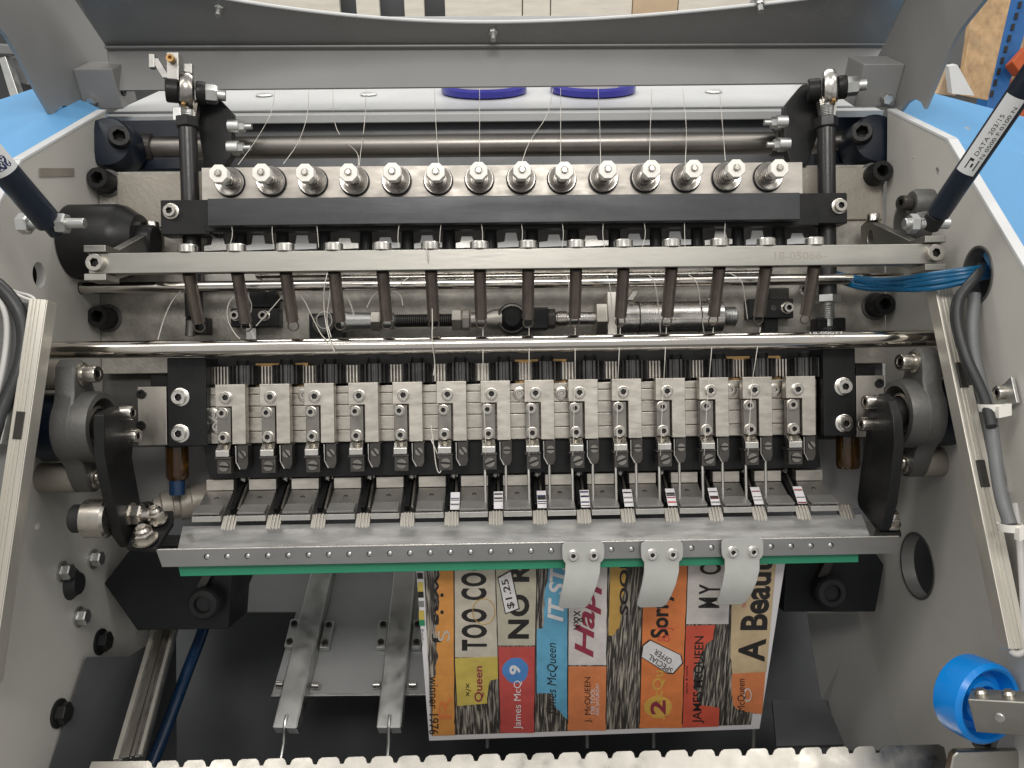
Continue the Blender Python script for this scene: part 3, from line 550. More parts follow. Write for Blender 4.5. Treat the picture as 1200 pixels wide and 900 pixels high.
# gears: black pinions between bright intermediate gears
def gear(name, R, nt, h, m, rr=.88):
    pts = []
    for i in range(nt):
        a = 2*math.pi*i/nt; st = 2*math.pi/nt
        for da, r in ((.0, R*rr), (.22, R*rr), (.34, R), (.66, R), (.78, R*rr)): pts.append((r*math.cos(a+da*st), r*math.sin(a+da*st)))
    return pts
u0x, u1x = W(265, 462, YB).x, W(934, 452, YB).x; ustep = (u1x-u0x)/13
zg0, zg1 = W(600, 446.5, .715).z, W(600, 424, .715).z
gx0 = W(287, 437, .722).x; gst = (W(940, 428, .722).x-gx0)/13
Rg = gst/4*1.03
gb = thing('pinion_gear', 'black toothed pinion with a hub, in the gear row above the sewing units', 'gear', 'black pinions in the gear row')
mb = MB(); mb.prism([V((gx0+x, .7215+y, zg0)) for x, y in gear('', Rg*1.42, 20, 0, 0, .82)], EZ*(zg1-zg0)); mb.build('toothed_wheel', 'gear_black', gb)
mb = MB(); mb.lathe(V((gx0, .7165, zg1)), EZ, [(.0058, 0), (.0058, .0045), (.0048, .0058), (.001, .006)], 20); mb.build('hub', 'black_oxide', gb)
gr = thing('toothed_rack', 'long bright toothed steel rack behind the black pinions', 'gear rack')
xr0, xr1 = W(243, 438, .722).x, W(957, 428, .722).x; nt_ = 196; pts = [V((xr1, .742, zg0+.0008)), V((xr0, .742, zg0+.0008))]
for i in range(nt_):
    x = xr0+(xr1-xr0)*i/nt_; st = (xr1-xr0)/nt_
    for da, y in ((.0, .730), (.40, .730), (.46, .7195), (.90, .7195), (.96, .730)): pts.append(V((x+da*st, y, zg0+.0008)))
mb = MB(); mb.prism(pts, EZ*(zg1-zg0-.0016)); o = mb.build('rack', 'gear_bright', gr, smooth=False)
for k in range(1, 14): dup(gb, (gst*k, 0, 0))
# ================================================================== sewing units (built at the seventh place)
def unit(needle):
    t = thing('sewing_unit', 'sewing unit with an angled steel plate, clamp and black holders, '+('with a long needle below' if needle else 'with no needle fitted'), 'sewing unit', 'sewing units with needles' if needle else 'sewing units without needles')
    X = lambda px, Y=YB: W(px, 462, Y).x
    Z = lambda py, Y=YB: W(577, py, Y).z
    mb = MB(); mb.prism([V((X(a), YB, Z(b))) for a, b in ((564, 446), (599, 446), (599, 516), (583, 516), (583, 472), (564, 472))], EY*.010); mb.build('angle_plate', 'ground_steel', t, .0006)
    mb = MB(); p = V((X(577), YB, Z(461.5))); mb.lathe(p, -EY, [(.0056, 0), (.0056, .0010), (.0052, .0012)], 24); mb.hexsock(p-EY*.0008, -EY, .0050, .0026, .55); mb.build('plate_screw', 'screw_steel', t)
    mb = MB(); mb.box((X(565.3), YB+.002, Z(473.5)), (X(581), YB+.009, Z(514))); cl = mb.build('clamp_bar', 'clamp_steel', t, .0005)
    for a, b, r in ((571.7, 479.5, .0044), (572.7, 508, .0047)):
        mb = MB(); p = V((X(a), YB+.002, Z(b))); mb.lathe(p+EY*.0004, -EY, [(r*1.12, 0), (r*1.12, .0007), (r, .0009)], 22); mb.hexsock(p-EY*.0004, -EY, r, .0034, .5); mb.build('screw', 'screw_steel', cl)
    mb = MB(); mb.prism([V((X(565), y, z)) for y, z in ((YB+.006, Z(513)), (YB-.0035, Z(523)), (YB-.0035, Z(530)), (YB+.004, Z(530)), (YB+.010, Z(516)))], EX*(X(580.7)-X(565))); mb.build('clamp_foot', 'bright_steel', t, .0005)
    mb = MB(); mb.box((X(563.5), YB-.0025, Z(530.4)), (X(582.5), YB+.012, Z(533.2))); mb.box((X(565.5), YB-.0012, Z(533.2)), (X(582), YB+.012, Z(550))); hb = mb.build('thread_holder', 'gunmetal', t, .0006)
    mb = MB(); mb.slotscrew(V((X(574), YB-.0012, Z(541.5))), -EY, .0046, .0014, random.uniform(0, 3)); mb.build('slotted_screw', 'clamp_steel', hb)
    mb = MB(); mb.prism([V((X(a), YB+.003, Z(b))) for a, b in ((587.5, 517), (600, 517), (600, 540), (597.5, 546), (590.5, 546), (587.5, 541))], EY*.012); nh = mb.build('needle_holder', 'gunmetal', t, .0006)
    mb = MB(); mb.slotscrew(V((X(594), YB+.003, Z(528))), -EY, .0037, .0013, random.uniform(0, 3)); mb.build('slotted_screw', 'clamp_steel', nh)
    mb = MB(); mb.tube([V((X(a), YB+.003, Z(b))) for a, b in ((586, 518), (586, 537), (590.5, 545.5))], .00065, 8); mb.build('guide_wire', 'bright_steel', t)
    if needle:
        p = V((X(592.5), YB+.006, Z(543))); q = V((X(592.8), YB+.006, Z(594))); mb = MB(); mb.lathe(p, q-p, [(.0014, 0), (.0013, .030), (.0010, .034), (.0010, .038), (.0003, .0405)], 12); mb.build('needle', 'bright_steel', t)
        p = V((X(567.8), YB+.004, Z(530))); q = V((X(568.2), YB+.004, Z(600))); mb = MB(); mb.lathe(p, q-p, [(.0010, 0), (.0010, .012), (.0014, .013), (.0013, .052), (.0004, .055)], 12); mb.build('hook_needle', 'bright_steel', t)
    return t
zslope = 0
un, up = unit(True), unit(False); ref = W(577, 462, YB).x
for k in range(14):
    nd = k >= 6 and k < 13
    src = un if nd else up
    off = (u0x+ustep*k-ref, 0, 0)
    if k == 0: first_p = True
    if k not in (6, 13):
        c_u = dup(src, off)
        if k == 0: c_u['label'] = 'sewing unit without needle, next to the black cheek above the blue hose nipple'
up['label'] = 'sewing unit without needle at the far end of the needle row, beside a black cheek'
un.location = (u0x+ustep*6-ref, 0, 0); up.location = (u0x+ustep*13-ref, 0, 0)
# ================================================================== saddle: sloping aluminium bar with hold-down plates
YF, YK = .662, .697                          # front edge, back edge of the slope
sad = thing('saddle_bar', 'sloping aluminium saddle bar with a row of holes and swing arms', 'saddle')
zf0, zf1, zk = W(619, 656.5, YF).z, W(619, 636.5, YF).z, W(619, 609.5, YK).z
xa, xb = W(183, 648, YF).x, W(1055, 630, YF).x
xka, xkb = W(214, 615, YK).x, W(1010, 592, YK).x
holes = []
hx0, hx1 = W(242, 655, YF).x, W(974, 640, YF).x; nh_ = 32; zh = (zf0+zf1)/2+.0005
for i in range(nh_):
    x = hx0+(hx1-hx0)*i/(nh_-1); holes.append([V((x+.0026*math.cos(q*.5236), YF, zh+.0026*math.sin(q*.5236))) for q in range(12)])
mb = MB(); mb.prism([V((xa, YF, zf1)), V((xb, YF, zf1)), V((xb-.004, YF, zf0)), V((xa+.005, YF, zf0))], EY*.004, holes); ff = mb.build('front_face', 'saddle_face', sad)
mb = MB(); mb.prism([V((xa+.018, YF, zf1+.0001)), V((xb-.026, YF, zf1+.0001)), V((xkb, YK, zk)), V((xka, YK, zk))], V((0, .002, -.003))); mb.build('slope', 'aluminium', sad, .0006)
mb = MB(); mb.obox((xa+.001, YF+.0008, zf1), (xb-.001, YF+.0008, zf1), V((0, .0012, 0)), V((0, 0, .0008))); mb.build('front_edge', 'bright_steel', sad, .0005)
for i in range(nh_):
    x = hx0+(hx1-hx0)*i/(nh_-1); mb = MB(); p = V((x, YF+.0035, zh)); mb.lathe(p, -EY, [(.0026, 0), (.0023, .0018), (.0008, .0026)], 12); mb.build('rivet', 'zinc', sad)
nb = MB(); a0, a1 = V((xa+.026, YF+.006, zf1+.006)), V((xka+.004, YK-.006, zk-.004))
dvec = (a1-a0); nrm = V((0, -.7, .7)); 
text_on(nb, '18-05010', lambda u, v: a0+dvec*u+EX*(.005*(1-v))+nrm*.0003); nb.build('stamped_number', 'cast_light', sad, smooth=False)
# hold-down plates
gp0, gpst = W(258, 570, .73).x, (W(948, 552, .73).x-W(258, 570, .73).x)/14
zt0, zt1, zm = W(606, 556, .73).z, W(606, 569, .73).z, W(606, 569, .73).z
zl0, zl1 = W(606, 597, .700).z, W(606, 603.5, .697).z
hw = 15.9*.73/F
hp = thing('hold_down_plate', 'bent steel hold-down plate on the saddle with a bright upper face', 'plate', 'hold-down plates along the saddle')
mb = MB(); mb.box((gp0-hw, .729, zt0), (gp0+hw, .740, zt1)); mb.build('upper_face', 'ground_steel', hp, .0006)
mb = MB(); mb.prism([V((gp0-hw, y, z)) for y, z in ((.729, zt1-.0004), (.7005, zl0), (.694, zl0-.0005), (.694, zl0-.0055), (.700, zl0-.0055), (.731, zt1-.006))], EX*hw*2); sp = mb.build('sloping_tongue', 'tongue_steel', hp, .0005)
mb = MB(); n_ = V((0, -.75, .66)); fa, fb = V((gp0, .7095, zl0+(zt1-zl0)*.32)), V((gp0, .6945, zl0+.0004)); mb.prism([p_+n_*h_ for p_, h_ in ((fa-EX*hw*.93, .0002), (fa+EX*hw*.93, .0002), (fa+EX*hw*.93, .0034), (fa-EX*hw*.93, .0034))], fb-fa); mb.build('lip', 'lip_steel', hp, .0005)
pn = V((0, -.72, .7)); pm = V((gp0, .7195, zl0+(zt1-zl0)*.62))
mb = MB(); mb.lathe(pm-pn*.0012, pn, [(.0024, 0), (.0024, .0016), (.0016, .0018), (.0014, .0004)], 14); mb.build('pin_hole', 'black_oxide', hp)
mb = MB(); mb.cyl(V((gp0-hw*.7, .700, zl0+.001)), V((gp0-hw*.7, .699, zl0+.004)), .0014, 10); mb.build('stop_pin', 'bright_steel', hp)
for k in range(1, 15): c_h = dup(hp, (gpst*k, 0, 0), 'bent steel hold-down plate beside a printed paper strip' if 5 <= k < 14 else None)
c_h['label'] = 'last bent steel hold-down plate beyond the needles, with no lever after it'; hp['label'] = 'bent steel hold-down plate next to the stepped steel shaft'
# comb blocks between the plates, and the black hook levers behind
for k in range(15):
    x = gp0+gpst*(k+.5); cbw = gpst/2-hw-.0006
    mb = MB(); mb.prism([V((x-cbw, .700, zl0-.001)), V((x+cbw, .700, zl0-.001)), V((x+cbw, .688, zk-.006)), V((x-cbw, .688, zk-.006))], V((0, .004, -.004)))
    for q in (-.35, .1, .55): mb.obox((x+cbw*q, .6995, zl0-.0008), (x+cbw*q, .6885, zk-.0055), EX*cbw*.12, V((0, -.0006, .0006)))
    mb.build('comb_block', 'plate_steel', sad, .0004)
for k in range(14):
    x = gp0+gpst*(k+.5); t = thing('hook_lever', 'small black lever with bright pins between two hold-down plates', 'lever', 'levers between the hold-down plates')
    mb = MB(); w2 = .0022; mb.prism([V((x-w2*1.9, y, z)) for y, z in ((.752, zt0+.012), (.741, zt0+.012), (.7405, zt0-.004), (.707, zl0+.004), (.712, zl0-.002), (.752, zt0-.012))], EX*w2*2); mb.build('arm', 'black_oxide', t, .0005)
    mb = MB(); mb.prism([V((x+.0015, y, z)) for y, z in ((.748, zt0+.012), (.744, zt0+.012), (.743, zt0-.003), (.712, zl0+.003), (.717, zl0), (.748, zt0-.008))], EX*.0022); mb.build('link', 'plate_steel', t, .0004)
    for dz in (.0075, -.0015):
        mb = MB(); mb.lathe(V((x-.001, .740, zt0+dz)), V((.2, -1, .2)), [(.0030, 0), (.0030, .003), (.0018, .0045)], 14); mb.build('pin', 'bright_steel', t)
    if k >= 5:
        mb = MB(); mb.box((x+.0028, .744, zt0+.003), (x+.0062, .748, zt0+.013)); mb.build('tab', 'label_white', t, .0003)
# green strip and its end
mb = MB(); gx_a, gx_b = W(207, 665, .668).x, W(1006, 650, .668).x; zg_ = W(606, 654, .668).z
mb.prism([V((gx_a, .668, zg_+.004)), V((gx_b, .668, zg_+.004)), V((gx_b, .668, zg_-.0092)), V((gx_a+.003, .668, zg_-.0105))], EY*.004); tag(mb.build('green_strip', 'green_strip', None, .0005), 'long green plastic strip under the aluminium saddle bar', 'strip')
# ================================================================== swing arms, bearings, shaft stubs
def WXs(pts, X): return [WX(x, y, X) for x, y in pts]
XA, XB = -.322, .331
arml = [(122, 486), (140, 477), (156, 486), (158, 510), (155, 535), (160, 562), (167, 600), (178, 628), (170, 642), (152, 641), (143, 628), (138, 605), (128, 565), (122, 530)]
armr = [(1018, 470), (1030, 461), (1040, 470), (1046, 490), (1048, 520), (1045, 550), (1040, 590), (1032, 622), (1027, 622), (1006, 594), (1004, 585), (1008, 550), (1013, 520)]
for s, X, pts in ((1, XA, arml), (-1, XB, armr)):
    mb = MB(); mb.prism(WXs(pts, X), EX*(-.009*s)); ar = mb.build('swing_arm', 'black_oxide', sad, .0012)
    for px, py in (((143, 484), (149, 511)) if s > 0 else ((1026, 471), (1021, 497))):
        p = WX(px, py, X); mb = MB(); mb.hexsock(p-EX*s*.0005, V((s, -.1, 0)), .0062, .011, .5); mb.build('cap_screw', 'screw_steel', ar)
mb = MB(); mb.prism([W(148, 640, .668), W(183, 643, .664), W(203, 612, .69), W(203, 598, .70), W(165, 600, .69)], V((0, .001, -.004))); mb.build('arm_foot', 'black_oxide', sad, .0008)
mb = MB(); mb.prism([W(1024, 626, .664), W(1057, 625, .664), W(1052, 613, .675), W(1028, 612, .675)], V((0, .001, -.004))); mb.build('arm_foot', 'black_oxide', sad, .0008)
nrm = V((0, -.5, .87))
for px, py, Y, r in ((170, 632, .67, .0088), (184, 609, .685, .0075), (1043, 614, .67, .0070)):
    p = W(px, py, Y); mb = MB(); mb.lathe(p, nrm, [(r*1.25, 0), (r*1.25, .0018), (r*1.1, .002)], 24); mb.hexnut(p+nrm*.0018, nrm, r, .007, .3); mb.lathe(p+nrm*.0085, nrm, [(r*.78, 0), (r*.75, .003), (r*.55, .005), (r*.45, .003)], 18); mb.build('lock_nut', 'screw_steel', sad)
for px, py, lab in ((160, 603, 1),):
    p = WX(px-6, py, XA); mb = MB(); mb.lathe(p-EX*.001, EX, [(.0105, 0), (.0105, .002)], 24); mb.hexnut(p+EX*.001, EX, .0092, .009, .2); mb.cyl(p+EX*.009, p+EX*.017, .0055, 16, .001); mb.build('lock_nut', 'screw_steel', sad)
pin = thing('pivot_stub', 'greasy steel pivot stub with a black rubber end beside the black swing arm', 'shaft')
p = WX(128, 607, XA-.010); mb = MB(); mb.cyl(p-EX*.020, p+EX*.001, .0165, 28, .002); mb.build('collar', 'screw_steel', pin); mb = MB(); mb.cyl(p-EX*.030, p-EX*.020, .012, 24, .001); mb.build('rubber_end', 'rubber', pin)
ps = thing('saddle_shaft', 'dull steel shaft with collars entering behind the hold-down plates', 'shaft')
a, c_ = W(180, 596, .735), W(262, 583, .765); mb = MB(); d = (c_-a).normalized()
mb.lathe(a, d, [(.010, 0), (.010, .006), (.014, .007), (.0145, .016), (.0125, .017), (.0125, .022), (.0155, .023), (.0155, .032), (.0165, .033), (.0165, .085)], 32); mb.build('stepped_shaft', 'cast_light', ps)
mb = MB(); mb.hexsock(a-d*.004, V((-.3, -.9, 0)), .0078, .006); mb.hexnut(a-d*.012+V((0, -.008, .002)), V((.5, -.8, .1)), .009, .009); mb.build('lock_nut', 'gunmetal', ps)
for s, X, bx, by, lab in ((1, -.362, 104, 500, 'cast flange bearing on two standoff tubes at the left wall'), (-1, .372, 1066, 484, 'cast flange bearing on two standoff tubes at the right wall')):
    t = thing('flange_bearing', lab, 'bearing'); c0 = WX(bx, by, X); pts = []
    R, ear, eh = .033, .0135, .046
    ears = [V((0, -.010, eh)), V((0, .012, -eh))]
    for i in range(48):
        a = 2*math.pi*i/48; dirv = V((0, math.cos(a), math.sin(a))); r = R*.98
        for e in ears:
            b_ = dirv.dot(e); disc = b_*b_-e.dot(e)+ear*ear
            if disc > 0 and b_ > 0: r = max(r, b_+math.sqrt(disc))
        pts.append((r, dirv))
    rs = [r for r, _ in pts]
    for _ in range(3): rs = [max(rs[i], (rs[i-1]+rs[(i+1) % 48])/2*.985) for i in range(48)]
    mb = MB(); mb.rings([[c0+dv*(r*k)+EX*s*x for r, (_, dv) in zip(rs, pts)] for k, x in ((1, -.016), (1, -.002), (.95, 0))]); mb.build('flange', 'cast_grey', t)
    mb = MB(); mb.lathe(c0, EX*s, [(.032, -.003), (.031, .010), (.030, .013), (.025, .0135), (.024, .008), (.0235, -.006)], 40); mb.build('housing_ring', 'cast_grey', t)
    mb = MB(); mb.lathe(c0, EX*s, [(.0235, .002), (.019, .004), (.0185, .009), (.016, .010), (.0155, .0)], 36); mb.build('inner_race', 'bronze_shaft', t)
    mb = MB(); mb.lathe(c0, EX*s, [(.0145, -.02), (.0145, .032), (.013, .034)], 32); mb.build('shaft_end', 'gunmetal', t)
    for e in ears:
        mb = MB(); mb.lathe(c0+e-EX*s*.016, -EX*s, [(.0135, 0), (.0135, .0735-.0225 if s > 0 else .034)], 28); mb.build('standoff_tube', 'cast_light', t)
        mb = MB(); mb.lathe(c0+e-EX*s*.001, EX*s, [(.0105, 0), (.0105, .003), (.0095, .0035)], 24); mb.hexsock(c0+e+EX*s*.002, EX*s+EY*-.1, .0075, .013, .5); mb.build('cap_screw', 'screw_steel', t)
    mb = MB(); mb.lathe(c0-EX*s*.016, -EX*s, [(.030, 0), (.030, .02), (.026, .022), (.026, .06 if s > 0 else .018)], 32); mb.build('hub', 'navy_paint', t)
# amber oil cups
for px0, px1, y0, y1, lab in ((195, 220, 523, 562, 'amber glass oil cup below the beam beside the black swing arm with lock nuts'), (980, 1007, 511, 549, 'amber glass oil cup below the beam next to the unit without a needle')):
    t = thing('oil_cup', lab, 'oil cup'); Y = .725; p = W((px0+px1)/2, y0, Y); q = W((px0+px1)/2, y1, Y); h = (p-q).length; r = (px1-px0)/2*Y/F
    mb = MB(); mb.lathe(p, -EZ, [(r, 0), (r, h*.9), (r*.85, h), (r*.3, h), (r*.2, h*.97)], 32); mb.build('glass', 'amber_glass', t)
    mb = MB(); mb.cyl(p, p-EZ*h*.85, .0018, 10); mb.build('centre_pin', 'brass', t)
    mb = MB(); mb.lathe(p, EZ, [(r*.95, -.001), (r*1.05, .0), (r*1.05, .006)], 24); mb.build('cap', 'black_oxide', t)
    if px0 < 400: mb = MB(); mb.cyl(q, q-EZ*.014, .007, 16); mb.build('hose_nipple', 'deep_blue_hose', t)
for x0, y0, x1, y1, lab in ((155, 524, 250, 590, 'dark grey sheet behind the oil cup beside the lock nuts'), (955, 515, 1012, 596, 'dark grey sheet behind the oil cup at the needle-free end')):
    mb = MB(); mb.pbox(x0, y0, x1, y1, .775, .004); tag(mb.build('guard_sheet', 'hood_grey', None, .0005), lab, 'sheet')
# ================================================================== white plastic fingers
fg0, fgs = W(682, 650, .658), None
for px, py in ((683, 634), (775, 633), (869, 630)):
    t = thing('paper_finger', 'translucent white plastic finger screwed to the saddle bar, curving over the sheet', 'plastic finger', 'white plastic paper fingers')
    c0 = W(px, py, .6595); s_f = .66/F; prof = [(25.5, 0), (26.5, 3), (26.5, 10), (26, 22), (21, 27), (20, 40)]
    mb = MB(); path = [(0, 0, 0, 19), (0, 0, 1, 22), (0, -.0, 3.5, 24.5), (0, 0, 10, 25), (0, .0, 19, 24.5), (0, 0, 22.5, 23), (-.5, 0, 25, 20.5), (-1.5, -.002, 36, 20.5), (-5, -.003, 50, 20), (-9, -.001, 64, 19), (-12, .004, 76, 17.5), (-12.5, .0055, 80, 13)]
    A_, B_ = [], []
    for dx, dy, dz, hwp in path:
        A_.append((c0.x+(dx-hwp)*s_f, c0.y+dy, c0.z-dz*s_f)); B_.append((c0.x+(dx+hwp)*s_f, c0.y+dy, c0.z-dz*s_f))
    n = len(path); vs = A_+B_+[(x, y-.0028, z) for x, y, z in A_]+[(x, y-.0028, z) for x, y, z in B_]; fs = []
    for i in range(n-1): fs += [(i, i+1, n+i+1, n+i), (2*n+i, 3*n+i, 3*n+i+1, 2*n+i+1), (i, 2*n+i, 2*n+i+1, i+1), (n+i, n+i+1, 3*n+i+1, 3*n+i)]
    fs += [(0, n, 3*n, 2*n), (n-1, 3*n-1, 4*n-1, 2*n-1)]
    mb.add(vs, fs); mb.build('finger', 'white_plastic', t, .0007)
    for dx in (-12, 12):
        p = V((c0.x+dx*s_f, c0.y-.0026, c0.z-16*s_f)); mb = MB(); mb.lathe(p, -EY, [(.0050, 0), (.0050, .0008), (.0046, .001)], 24); mb.hexsock(p-EY*.0008, -EY, .0040, .0026, .5); mb.build('screw', 'bright_steel', t)
# ================================================================== the printed sheet
pA, pB, pC = W(487, 600, .684), W(926, 590, .684), W(503, 868, .684)
# plane through the saddle edge, falling away with gravity (bottom farther off)
q0 = W(600, 660, .690); pn_ = V((0, -1, -.40)).normalized()
def PP(px, py, lift=0.): return WP(px, py, q0, pn_)+pn_*lift
sheet = thing('printed_sheet', 'printed sheet of colourful old book spines with lettering, hanging under the saddle', 'printed sheet')
TL, TR, BR, BL = (485.7, 641), (924.5, 632), (890, 854), (503, 868)
mb = MB(); nx, ny = 14, 10; vs = []; fs = []
def LR(u, v):
    t = (TL[0]+(TR[0]-TL[0])*u, TL[1]+(TR[1]-TL[1])*u); b_ = (BL[0]+(BR[0]-BL[0])*u, BL[1]+(BR[1]-BL[1])*u); return (t[0]+(b_[0]-t[0])*v, t[1]+(b_[1]-t[1])*v)
for j in range(ny+1):
    for i in range(nx+1): vs.append(PP(*LR(i/nx, j/ny)))
n1 = len(vs); vs += [p-pn_*.0003 for p in vs]
for j in range(ny):
    for i in range(nx):
        a = j*(nx+1)+i; fs += [(a, a+1, a+nx+2, a+nx+1), (n1+a+nx+1, n1+a+nx+2, n1+a+1, n1+a)]
mb.add(vs, fs); mb.build('paper', 'paper_white', sheet)
lay = [0]
def patch(name, pts, m, lift=.0004):
    lay[0] += 1; mb = MB(); q = [PP(x, y, lift+lay[0]*1e-6) for x, y in pts]; mb.prism(q, pn_*-.00002); return mb.build(name, m, sheet, smooth=False)
def jag(x0, y0, x1, y1, amp=2.2, n=9):
    o = []
    for i in range(n+1): f = i/n; o.append((x0+(x1-x0)*f+random.uniform(-amp, amp)*(0 < i < n), y0+(y1-y0)*f+random.uniform(-amp, amp)*.4*(0 < i < n)))
    return o
def quad(x0t, x1t, yt, x0b, x1b, yb): return [(x0t, yt), (x1t, yt), (x1b, yb), (x0b, yb)]
# vertical guide lines of the spines: x at y=655 and x at y=855
def sx(i, y):
    top = [496, 532, 580, 629, 666, 712, 754, 806, 858, 911]; bot = [506, 533, 586, 626, 665, 710, 749, 799, 848, 879]
    return top[i]+(bot[i]-top[i])*(y-655)/200
def yb(x): return 862-(x-505)*.0345
def spine(i, y0, y1, m, j=None): 
    ya, yc = (y1 if y1 else yb((sx(i, 855)+sx(i+1, 855))/2)), None
    return patch('spine_print', [(sx(i, y0), y0), (sx(i+1, y0), y0), (sx(i+1, ya), ya), (sx(i, ya), ya)], m)
YT_ = 642
patch('page_print', [(sx(0, YT_), YT_), (sx(9, YT_), YT_-7), (sx(9, 850), yb(880)), (sx(0, 850), yb(505))], 'print_pages', .0002)
patch('spine_print', [(514, YT_), (531, YT_)]+[(sx(1, 860), yb(530)), (sx(0, 860)+1, yb(507)), (507, 795)]+jag(511, 790, 514, YT_, 2.5, 14), 'print_orange')
spine(1, YT_, 770, 'print_beige'); patch('spine_print', [(533, 771), (583, 769), (584, 795), (575, 797)]+jag(574, 798, 571, 824, 1.5, 4)+[(536, 827)], 'print_yellow')
spine(2, YT_, 756, 'print_olive'); spine(2, 757.5, None, 'print_red')
patch('spine_print', [(646, YT_), (667, YT_), (666, 845)]+jag(664, 842, 650, 828, 2, 5)+[(648, 812), (629, 812), (629, 737)]+jag(636, 736, 644, YT_, 2, 10), 'print_blue')
spine(4, YT_, 779, 'print_cream'); spine(4, 780.5, None, 'print_coral')
patch('spine_print', [(716, YT_), (735, YT_)]+jag(734, 650, 728, 720, 2, 8)+jag(726, 735, 716, 745, 2, 4)+[(713, 744)], 'print_ochre')
spine(6, YT_, None, 'print_flame'); spine(7, YT_, 731, 'print_cream')
patch('spine_print', [(sx(7, 733), 733), (838, 732)]+jag(836, 742, 812, 785, 3, 7)+jag(813, 800, 822, 826, 3, 5)+[(843, 829), (842, 851), (sx(7, 850), 852.5)], 'print_vermilion')
patch('spine_print', [(sx(8, YT_), YT_), (911, YT_), (898, 787), (858, 789)]+jag(857, 780, 856, 765, 1, 3), 'print_tan')
patch('spine_print', [(858, 789), (897, 787), (893, 836)]+jag(884, 836, 862, 829, 2, 5)+jag(859, 826, 857, 800, 1.5, 4), 'print_coral')
# thin dark gaps between the spines
for i in (1, 2, 3, 4, 5, 6, 7, 8):
    mb = MB(); a = [PP(sx(i, y)+random.uniform(-.4, .4)-.5, y, .0005) for y in range(644, 856, 12)]; c_ = [PP(sx(i, y)+.7, y, .0005) for y in range(644, 856, 12)]; mb.prism(a+c_[::-1], pn_*-.00002); mb.build('gap_line', 'print_black', sheet, smooth=False)
# lettering: text runs up the sheet, glyph tops to the left
def rise(s, x0, x1, y0, y1, m, slant=0., name='lettering', **kw):     # x0..x1 glyph top..baseline, y0 bottom (start), y1 top (end)
    lay[0] += 1; nb = MB(); text_on(nb, s, lambda u, v: PP(x1+(x0-x1)*v+slant*u, y0+(y1-y0)*u, .0006+lay[0]*2e-6), **kw); return nb.build(name, m, sheet, smooth=False)
def fall(s, x0, x1, y0, y1, m, **kw):                                  # glyph tops to the right, runs down
    lay[0] += 1; nb = MB(); text_on(nb, s, lambda u, v: PP(x0+(x1-x0)*v, y0+(y1-y0)*u, .0006+lay[0]*2e-6), **kw); return nb.build('lettering', m, sheet, smooth=False)
def disc(x, y, rx, ry, m, n=20, jit=0): return patch('spot_print', [(x+rx*(1+random.uniform(-jit, jit))*math.cos(6.2832*i/n), y+ry*(1+random.uniform(-jit, jit))*math.sin(6.2832*i/n)) for i in range(n)], m, .0005)
rise('TOO COO', 541, 571, 762, 652, 'print_black', -1, bold=.038, spacing=1.2)
rise('Queen', 556, 567, 822, 780, 'print_maroon', bold=.015); fall('x/x', 546, 552, 800, 816, 'print_black')
rise('NO RE', 595, 620, 748, 645, 'print_black', 1, bold=.04, spacing=1.15)
rise('James McQ', 602, 613, 854, 797, 'print_white', 0); 
disc(604, 785, 15, 15, 'print_sky', 22, .06); rise('9', 597, 610, 790, 779, 'print_white', bold=.03)
rise('IT STA', 641, 660, 728, 648, 'print_white', 4, bold=.03, shear=.25)
rise('James McQueen', 641, 655, 838, 753, 'print_black', 0, shear=.2)
rise('Happ', 673, 702, 770, 668, 'print_maroon', 4, bold=.025, shear=.3); fall('x&x', 672, 684, 715, 738, 'print_black')
rise('J. McQUEEN', 685, 694, 846, 793, 'print_black', 0); rise('DIE TOOL', 692, 697, 836, 806, 'print_white'); rise('ARE SATURDAY', 698, 702, 838, 800, 'print_white')
rise('SOON', 726, 736, 720, 648, 'print_black', 0, bold=.03)
rise('Sorry', 762, 789, 747, 692, 'print_black', 1, bold=.03); rise('J McQu', 763, 779, 843, 785, 'print_amber', 2, bold=.01); rise('& J', 770, 790, 752, 735, 'print_vermilion')
disc(771, 828, 16, 13, 'print_amber', 22, .04); rise('2', 762, 780, 837, 820, 'print_maroon', bold=.03)
rise('MY C', 818, 843, 712, 661, 'print_black', 2, bold=.02, spacing=1.35)
rise('JAMES McQUEEN', 811, 825, 847, 745, 'print_black', 3, bold=.01); rise('series & novel', 803, 806, 812, 780, 'print_black')
rise('A Beauti', 864, 896, 775, 650, 'print_black', 10, bold=.03); rise('NOVEL', 869, 874, 711, 695, 'print_red')
rise('McQueen', 864, 874, 833, 795, 'print_black', 0); disc(876, 814, 5, 8, 'print_cream', 14, .1); disc(876, 814, 3.6, 6.2, 'print_coral', 14, .1)
fall('winner 1976', 503, 514, 792, 860, 'print_black'); fall('It was J', 506, 517, 640, 752, 'print_black', bold=.01); disc(518, 697, 2, 2.3, 'print_black'); disc(518, 717, 2, 2.3, 'print_black'); rise('S', 513, 527, 751, 738, 'print_beige'); rise('R', 514, 529, 842, 814, 'print_flame')
# coffee ring
mb = MB(); c0 = [(567+13*math.cos(.21*i), 716+15*math.sin(.21*i)) for i in range(31)]; mb.tube([PP(x, y, .0006) for x, y in c0], .0004, 5); mb.build('ring_stain', 'print_ochre', sheet)
